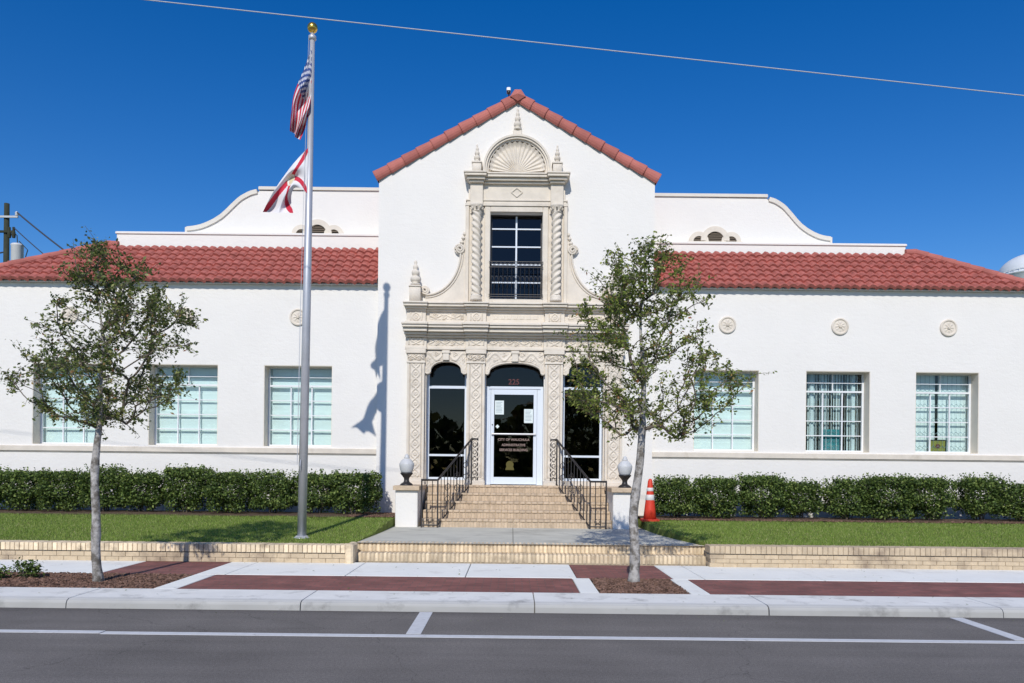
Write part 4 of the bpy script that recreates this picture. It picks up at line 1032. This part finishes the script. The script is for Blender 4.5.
def fl(u,v):
    X = (u-.5)*1.5; Z = (.5-v)
    if math.hypot(X,Z) < .17: return 3 if (math.hypot(X,Z) > .15 or math.hypot(X*.9,Z+.02) < .11) else 1
    if abs(abs(X)*(1/1.5)-abs(Z)) < .095: return 0
    return 1
flag([(308,148),(298,158),(288,170),(275,190),(264,212)],[(307,193),(300,188),(294,189),(291,200),(292,213)],fl,'state_flag','white flag with red saltire and seal, lower on the flagpole',[M['fred'],M['fwhite'],M['fblue'],M['fgold']],110,80,.05)

# ------------------------------------------------------------ foliage
def leaves(name, P, size, mat_, parent, updir=.35, asp=.5, smooth=False):
    P = np.asarray(P); n = len(P); s = rng.uniform(*size, n)[:,None]
    nrm = rng.normal(size=(n,3)); nrm[:,2] = np.abs(nrm[:,2])+updir; nrm /= np.linalg.norm(nrm,axis=1)[:,None]
    d = rng.normal(size=(n,3)); d -= (d*nrm).sum(1)[:,None]*nrm; d /= np.linalg.norm(d,axis=1)[:,None]; e = np.cross(nrm,d)
    V = np.stack([P-d*s*.5, P+e*s*asp*.5-d*s*.05+nrm*s*.08, P+d*s*.5, P-e*s*asp*.5-d*s*.05+nrm*s*.08],1).reshape(-1,3)
    me = bpy.data.meshes.new(name); me.vertices.add(n*4); me.vertices.foreach_set('co', V.reshape(-1)); me.loops.add(n*4); me.loops.foreach_set('vertex_index', np.arange(n*4))
    me.polygons.add(n); me.polygons.foreach_set('loop_start', np.arange(0,n*4,4)); me.polygons.foreach_set('loop_total', np.full(n,4)); me.update(calc_edges=True)
    return link(name, me, mat_, parent)
def tree(base, d, env, trunkpts, r0, fork, label, lm, seed, nclump, bare=()):
    """env: rows (pixel y, left, right) measured on the photograph, turned into metres at distance d"""
    R_ = random.Random(seed)
    def C(px_,py_): xu = px_+(py_-468)*.0105; yu = py_-(px_-512)*.0105; return (-.044+(xu-512)*d/770, 1.58-(yu-468)*d/770)
    t = thing('street_tree', label, 'tree', base, 'young street trees in the sidewalk pits')
    bx, by, bz = base; rows = sorted([(C(l,y)[1], C(l,y)[0], C(r,y)[0]) for y,l,r in env])
    def ext(z):
        for (z0,l0,r0_),(z1,l1,r1_) in zip(rows[:-1],rows[1:]):
            if z0 <= z <= z1: q = (z-z0)/(z1-z0); return l0+(l1-l0)*q, r0_+(r1_-r0_)*q
        return None
    tp = [(*(C(x_,y_)[:1]), by, C(x_,y_)[1]) for x_,y_ in trunkpts]
    tp = [(bx,by,bz-.02)]+tp; ztop = tp[-1][2]
    pts = []; rad = []
    for k in range(61):
        u = k/60; f_ = u*(len(tp)-1); i = min(len(tp)-2,int(f_)); q = f_-i; p = [tp[i][c_]+(tp[i+1][c_]-tp[i][c_])*q for c_ in range(3)]
        hq = (p[2]-bz)/(ztop-bz); p[1] += .03*math.sin(hq*9+seed); p[0] += .012*math.sin(hq*23+seed)
        pts.append(tuple(p)); kn = .008*max(0,math.sin(hq*31+seed))**6
        rad.append((r0*(1-.25*min(1,hq*2.2)) if hq < .42 else r0*.75*max(.06,1-(hq-.42)/.56)) + kn + (.02*max(0,1-hq*28)))
    tr = MB(); tr.tube(pts, rad, 14); axis = pts
    tw = MB(); P = []
    zmin = rows[0][0]
    def at(z): return min(axis, key=lambda p: abs(p[2]-z))
    tries = 0; cl = []
    while len(cl) < nclump and tries < 8000:
        tries += 1; z = R_.uniform(rows[0][0], rows[-1][0]); e_ = ext(z)
        if not e_: continue
        l,r_ = e_; xc = (l+r_)/2; hw = (r_-l)/2; hw2 = min(hw,1.5)
        a = R_.uniform(0,2*PI); q = R_.random()**.52
        x = xc+hw*q*math.cos(a)*.93; y = by+hw2*.85*q*math.sin(a)
        if R_.random() > min(1,hw/.9)+.12: continue
        if any((x-c[0])**2+((y-c[1])*.8)**2+(z-c[2])**2 < .145**2 for c in cl): continue
        cl.append((x,y,z))
    # edge clumps so the outline follows the measured envelope
    for (z,l,r_) in rows:
        for x in (l,r_):
            if R_.random() < .9: cl.append((x+(.08 if x == l else -.08), by+R_.uniform(-.25,.25), z+R_.uniform(-.05,.05)))
    nodes = [(Vector(p), -1) for p in axis if p[2] > fork]; ntr = len(nodes); cnt = [0]*ntr
    def axd(c): q = at(c[2]); return math.hypot(c[0]-q[0], c[1]-q[1])
    cl.sort(key=axd); brs = []
    for c in cl:
        B = Vector(c); best = None; bc = 1e9
        for i,(p,_) in enumerate(nodes):
            dd = B-p; L_ = dd.length; hor = math.hypot(dd.x,dd.y)
            cost = L_ + max(0, .55*hor-dd.z)*1.3 + (.12 if i < ntr else 0) + (.5 if L_ < .08 else 0)
            if cost < bc: bc = cost; best = i
        A = nodes[best][0]; L_ = (B-A).length; mid = A.lerp(B,.45)+Vector((R_.gauss(0,.05),R_.gauss(0,.05),R_.gauss(-.02,.04)))*min(1,L_*1.5)
        par = best; ids = [best]; ns = max(3,int(L_/.09))
        for k in range(1,ns+1):
            q = k/ns; p = A*(1-q)**2+mid*2*q*(1-q)+B*q*q + Vector((R_.gauss(0,.008),R_.gauss(0,.008),R_.gauss(0,.008)))
            nodes.append((p,par)); cnt.append(0); par = len(nodes)-1; ids.append(par)
        brs.append(ids); i = par
        while i >= 0: cnt[i] += 1; i = nodes[i][1] if i >= ntr else -1
    for ids in brs:
        rs = [min(.026,.0032*math.sqrt(cnt[i] if i >= ntr else cnt[ids[1]])*1.15+.0008) for i in ids]; rs[0] = rs[1]*1.1
        tw.tube([nodes[i][0] for i in ids], rs, 6, False)
        B = nodes[ids[-1]][0]; ntw = R_.randint(7,10); cr = R_.uniform(.13,.27)
        for k in range(ntw):
            dv = Vector((R_.gauss(0,1),R_.gauss(0,1),R_.gauss(.25,.8))).normalized(); ls = cr*R_.uniform(.5,1.15); S = nodes[ids[-1-R_.randint(0,min(2,len(ids)-2))]][0]; E_ = S+dv*ls
            tw.tube([S,S.lerp(E_,.5)+Vector((0,0,.01)),E_],[.0035,.0025,.0015],3,False)
            nl = R_.randint(7,12)
            for m_ in range(nl):
                q = .2+.85*(m_+.5)/nl; c = S.lerp(E_,q); P.append((c.x+R_.gauss(0,.020),c.y+R_.gauss(0,.020),c.z+R_.gauss(0,.020)))
    tr.build('trunk', M['bark'], t, True); tw.build('branches', M['twig'], t); leaves('crown', P, (.030,.066), lm, t, .3, .55)
    print('tree leaves', len(P), 'clumps', len(cl))
tree((-5.21,-7.35,.09), 9.65,
     [(246,84,106),(256,70,128),(270,64,148),(290,66,172),(305,50,190),(322,42,200),(342,36,202),(356,22,188),(372,6,184),(386,4,182),(398,28,176),(410,48,148),(426,86,124)],
     [(96,500),(96,440),(99,400),(103,350),(101,300),(98,262)], .056, 2.15,
     'young tree on the left with pale blotched trunk and loose rounded crown', M['leafA'], 3, 150)
tree((1.575,-6.88,.09), 10.14,
     [(246,636,664),(254,612,676),(262,606,690),(280,592,704),(300,584,712),(318,576,706),(336,570,704),(352,566,712),(366,570,730),(376,572,758),(390,562,750),(404,568,730),(420,596,712),(436,614,682)],
     [(634,520),(638,470),(643,425),(642,370),(641,310),(645,262)], .066, 2.05,
     'young tree in front of the entrance with slim taller crown and knotty trunk', M['leafB'], 12, 165)

# hedge shrubs: three built, the rest copied
def shrub_pts(w,dp,h,n,seed):
    r = np.random.default_rng(seed); out = []
    while len(out) < n:
        p = r.uniform(-1,1,3); q = np.abs(p)**3.2; s = q.sum()**(1/3.2)
        lump = 1+.15*math.sin(p[0]*6+seed)*math.cos(p[1]*3+seed)+.11*math.sin(p[2]*7+seed*2)+.09*math.sin(p[1]*8+p[0]*5)
        if s > lump*.95 or s < .45: continue
        if p[2] < -.72 and r.random() < .45: continue
        out.append((p[0]*w/2, p[1]*dp/2, h*(.54+p[2]*.46)))
    for k in range(int(n*.014)):
        x,y = r.uniform(-.45,.45,2); z0 = h*r.uniform(.74,.80); z1 = h*r.uniform(.90,1.08); out += [(x*w+r.normal()*.02, y*dp+r.normal()*.02, z0+(z1-z0)*q_) for q_ in (0,.2,.4,.55,.7,.85,1)]
    return out
protos = []
def make_shrub(seed,label,group):
    t = thing('hedge_shrub', label, 'shrub', (0,0,0), group); r = random.Random(seed)
    leaves('foliage', shrub_pts(1.04,.84,.95,6500,seed), (.040,.074), M['hedge'], t, .2, .6)
    sm = MB()
    for k in range(9):
        a = r.uniform(0,2*PI); x,y = .08*math.cos(a),.08*math.sin(a); X,Y = r.uniform(-.4,.4),r.uniform(-.3,.3)
        sm.tube([(x,y,-.02),(x+(X-x)*.4,y+(Y-y)*.4,.3),(X,Y,.75)],[.014,.010,.004],5,False)
    sm.build('stems', M['twig'], t); return t
def copy_tree(o, parent=None):
    c = o.copy(); COL.objects.link(c)
    if parent is not None: c.parent = parent
    for ch in o.children: copy_tree(ch, c)
    return c
ordn = ['nearest','second','third','fourth','fifth','sixth','seventh','eighth','ninth','tenth']
protos = [make_shrub(k,'','') for k in (1,2,3,4)]
used = set(); ci = 0
for side,xs_ in ((-1,[-3.32-.88*k for k in range(10)]),(1,[3.42,4.30,5.18,6.02,7.00,7.86,8.72,9.78,10.66,11.5])):
    for k,x in enumerate(xs_):
        p_ = protos[ci % 4]; o_ = p_ if ci < 4 else copy_tree(p_); ci += 1
        xx = x+random.uniform(-.03,.03); yy = -.80+random.uniform(-.05,.05); o_.location = (xx,yy,gz(xx,yy,side)+.0)
        o_.rotation_euler = (0,0,random.choice((0,PI))+random.uniform(-.12,.12)); s_ = random.uniform(.86,1.02)*(1.03 if side < 0 else 1.0)
        o_.scale = (random.uniform(.90,1.07),random.uniform(.90,1.0),s_*(1 if k not in (4,8) or side < 0 else .93))
        ref = 'left of the stairs' if side < 0 else 'right of the cone'
        o_['label'] = 'green hedge shrub, %s one %s' % ('first' if k == 0 else ordn[k], ref)
        o_['group'] = 'shrubs of the clipped hedge along the building'
# fallen leaves on the pavement, kerb and road edge
Q = [(random.uniform(-8,9), random.uniform(-9.3,-5.4)) for _ in range(230)]
leaves('leaf_litter', [(x,y,(.112 if y > KF+.1 else .012)) for x,y in Q if not (KF-.05 < y < KF+.1)], (.018,.04), M['leafA'], None, 6, .5)
stuff(bpy.data.objects['leaf_litter'], 'scattered small fallen leaves on sidewalk and street edge', 'leaf litter')
# low plants in the left tree pit
def low_plant(x,y,h,w,seed,label):
    r = random.Random(seed); t = thing('low_plant', label, 'plant', (x,y,.095), 'weedy plants in the left tree pit'); P = []; sm = MB()
    for k in range(16):
        a = r.uniform(0,2*PI); q = r.random()**.5; X,Y,Z = x+w*q*math.cos(a), y+w*.7*q*math.sin(a), .1+h*r.uniform(.35,1)*(1-.4*q)
        sm.tube([(x+.03*math.cos(a),y,.08),(X,Y,Z)],[.005,.003],4,False); P += [(X+r.gauss(0,.04),Y+r.gauss(0,.04),Z+r.gauss(-.03,.04)) for _ in range(30)]
    leaves('foliage', P, (.03,.06), M['hedge'], t, .4, .6); sm.build('stems', M['twig'], t)
low_plant(-6.25,-7.1,.30,.18,5,'low leafy plant in the mulch, tallest, nearest the left tree')
low_plant(-6.62,-7.25,.20,.20,6,'low spreading plant at the left edge of the photo in the mulch')
low_plant(-7.02,-7.3,.2,.2,9,'low plant in the mulch furthest left, cut by the frame')

# ------------------------------------------------------------ background: utility pole, wires, water tank, overhead cable
ux, uy = -21.15, 15.
t = thing('utility_pole', 'dark wooden utility pole with grey transformer behind the left roof', 'utility pole', (ux,uy,-.1))
MB().tube([(ux,uy,-.1),(ux,uy,12.35)],[.16,.10],12).build('pole', M['wood'], t, True)
MB().box(ux-.55,ux+.55,uy-.16,uy-.10,11.72,11.80).build('upper_crossarm', M['cable'], t)
MB().box(ux-.9,ux+.42,uy-.16,uy-.10,11.10,11.19).build('lower_crossarm', M['wood'], t)
for x in (ux-.5,ux+.5): MB().lathe((x,uy-.13,11.80),[(.05,0),(.07,.05),(.05,.08),(.07,.12),(.03,.18)],10).build('insulator', M['trafo'], t)
for x in (ux+.2,ux+.38): MB().lathe((x,uy-.13,11.19),[(.06,-.3),(.08,-.15),(.05,0),(.05,.14)],10).build('insulator', M['wood'], t)
tf = MB().lathe((ux+.52,uy-.1,9.75),[(.21,0),(.23,.03),(.23,.80),(.25,.83),(.21,.89),(.04,.94)],24).build('transformer', M['trafo'], t, True)
MB().tube([(ux+.52,uy-.1,10.7),(ux+.50,uy-.1,11.0),(ux+.38,uy-.12,11.1)],.02,6).tube([(ux+.8,uy-.1,9.9),(ux+.95,uy-.1,10.4),(ux+.62,uy-.15,10.75)],.02,6).build('bushing', M['wood'], t)
def wire(pts,r,m,label,sag=.0,name='power_line'):
    A,B = Vector(pts[0]),Vector(pts[1]); P = [A.lerp(B,k/40)-Vector((0,0,sag*4*(k/40)*(1-k/40))) for k in range(41)]
    return tag(MB().tube(P,r,6).build(name, m, None, True), label, 'cable')
wire([(ux+.5,uy-.13,11.95),(-13.5,11,7.4)],.035,M['dcable'],'thick dark wire running down from the top of the utility pole to the roof',.15)
wire([(ux+.4,uy-.13,11.3),(-15.0,11,7.6)],.022,M['dcable'],'thin dark wire from the lower crossarm of the utility pole to the roof',.12)
wire([(ux,uy,10.35),(-40,22,11)],.03,M['dcable'],'dark wire leaving the utility pole to the left, the upper of two',.4)
wire([(ux,uy,9.9),(-40,22,10.4)],.03,M['dcable'],'dark wire leaving the utility pole to the left, the lower of two',.4)
# near cable over the street
def cab(x): 
    return 7.305-.0985*(x+4.58)
P = [(x,-7.5,cab(x)) for x in [-26+52*k/80 for k in range(81)]]
o = MB().tube(P,.0062,6).build('overhead_cable', M['cable'], None, True); tag(o,'thin pale cable strung across the sky above the flagpole','cable')
# water tank
wx, wy, wz = 41.7, 45, 19.0; R0 = 2.5
t = thing('water_tower', 'white domed water tower beyond the right end of the roof', 'water tower', (wx,wy,-.1))
prof = [(.3,12.6),(1.2,12.9),(2.0,13.7),(R0,14.8),(R0,17.35),(R0+.08,17.4),(R0+.08,17.5),(R0-.03,17.55)]
prof += [(R0*math.cos(a)*.985, 17.55+1.72*math.sin(a)) for a in [k/12*PI/2 for k in range(1,12)]]+[(.05,19.27)]
MB().lathe((wx,wy,0),prof,48).build('tank', M['tank'], t, True)
MB().tube([(wx,wy,-.1),(wx,wy,12.8)],[.5,.4],16).build('riser', M['tank'], t, True)
for k in range(4):
    a = PI/4+k*PI/2; MB().tube([(wx+3.2*math.cos(a),wy+3.2*math.sin(a),-.1),(wx+2.1*math.cos(a),wy+2.1*math.sin(a),14.6)],.16,10).build('leg', M['tank'], t, True)
rg = MB(); 
for k in range(40):
    a = 2*PI*k/40; rg.tube([(wx+2.53*math.cos(a),wy+2.53*math.sin(a),17.4),(wx+2.53*math.cos(a),wy+2.53*math.sin(a),17.72)],.025,4)
rg.tube([(wx+2.53*math.cos(2*PI*k/40),wy+2.53*math.sin(2*PI*k/40),17.72) for k in range(41)],.025,4); rg.build('guard_rail', M['tank'], t)

# unseen tree belt added across the street, to darken what the door glass reflects
P = np.stack([rng.uniform(-110,110,9000), rng.uniform(-72,-60,9000), rng.uniform(0,1,9000)**.8*9.5],1)
P[:,2] *= .75+.25*np.sin(P[:,0]*.31)*np.sin(P[:,0]*.117+1)
stuff(leaves('reflection_trees', P, (1.0,2.0), M['leafA'], None, .1, .7), 'unseen belt of trees added behind the viewer to darken glass reflections', 'trees')

# ------------------------------------------------------------ camera, light, sky
cam = bpy.data.cameras.new('camera'); co = bpy.data.objects.new('camera', cam); COL.objects.link(co); scene.camera = co
cam.sensor_width = 36; cam.lens = 770/1024*36; cam.shift_y = (468-341.5)/1024; cam.clip_end = 2000; cam.clip_start = .05
co.location = (-.044,-17,1.58)
co.rotation_euler = (Matrix.Rotation(PI/2,4,'X') @ Matrix.Rotation(.0105,4,'Z')).to_euler()

sd = Vector((-.13,-1,.76)).normalized()
sun = bpy.data.lights.new('sun','SUN'); sun.energy = 3.5; sun.angle = math.radians(.53); sun.color = (1,.95,.865)
so = bpy.data.objects.new('sun', sun); COL.objects.link(so); so.location = (-6,-40,30); so.rotation_euler = sd.to_track_quat('Z','Y').to_euler()
w = bpy.data.worlds.new('World'); scene.world = w; w.use_nodes = True; N = w.node_tree.nodes; L = w.node_tree.links
sk = N.new('ShaderNodeTexSky'); sk.sky_type = 'NISHITA'; sk.sun_disc = False; sk.sun_elevation = math.asin(sd.z); sk.sun_rotation = math.atan2(sd.x, sd.y)
sk.air_density = 1.0; sk.dust_density = .15; sk.ozone_density = 3.0; sk.altitude = 0
hs = N.new('ShaderNodeHueSaturation'); hs.inputs['Hue'].default_value = .513; hs.inputs['Saturation'].default_value = 1.42; hs.inputs['Value'].default_value = 1.1
L.new(sk.outputs[0], hs.inputs['Color']); L.new(hs.outputs[0], N['Background'].inputs[0]); N['Background'].inputs[1].default_value = .108
vs_ = scene.view_settings; vs_.view_transform = 'Standard'; vs_.look = 'None'; vs_.exposure = 0; vs_.gamma = 1; vs_.use_curve_mapping = False
scene.render.engine = 'CYCLES'; scene.cycles.transparent_max_bounces = 16; scene.cycles.max_bounces = 6
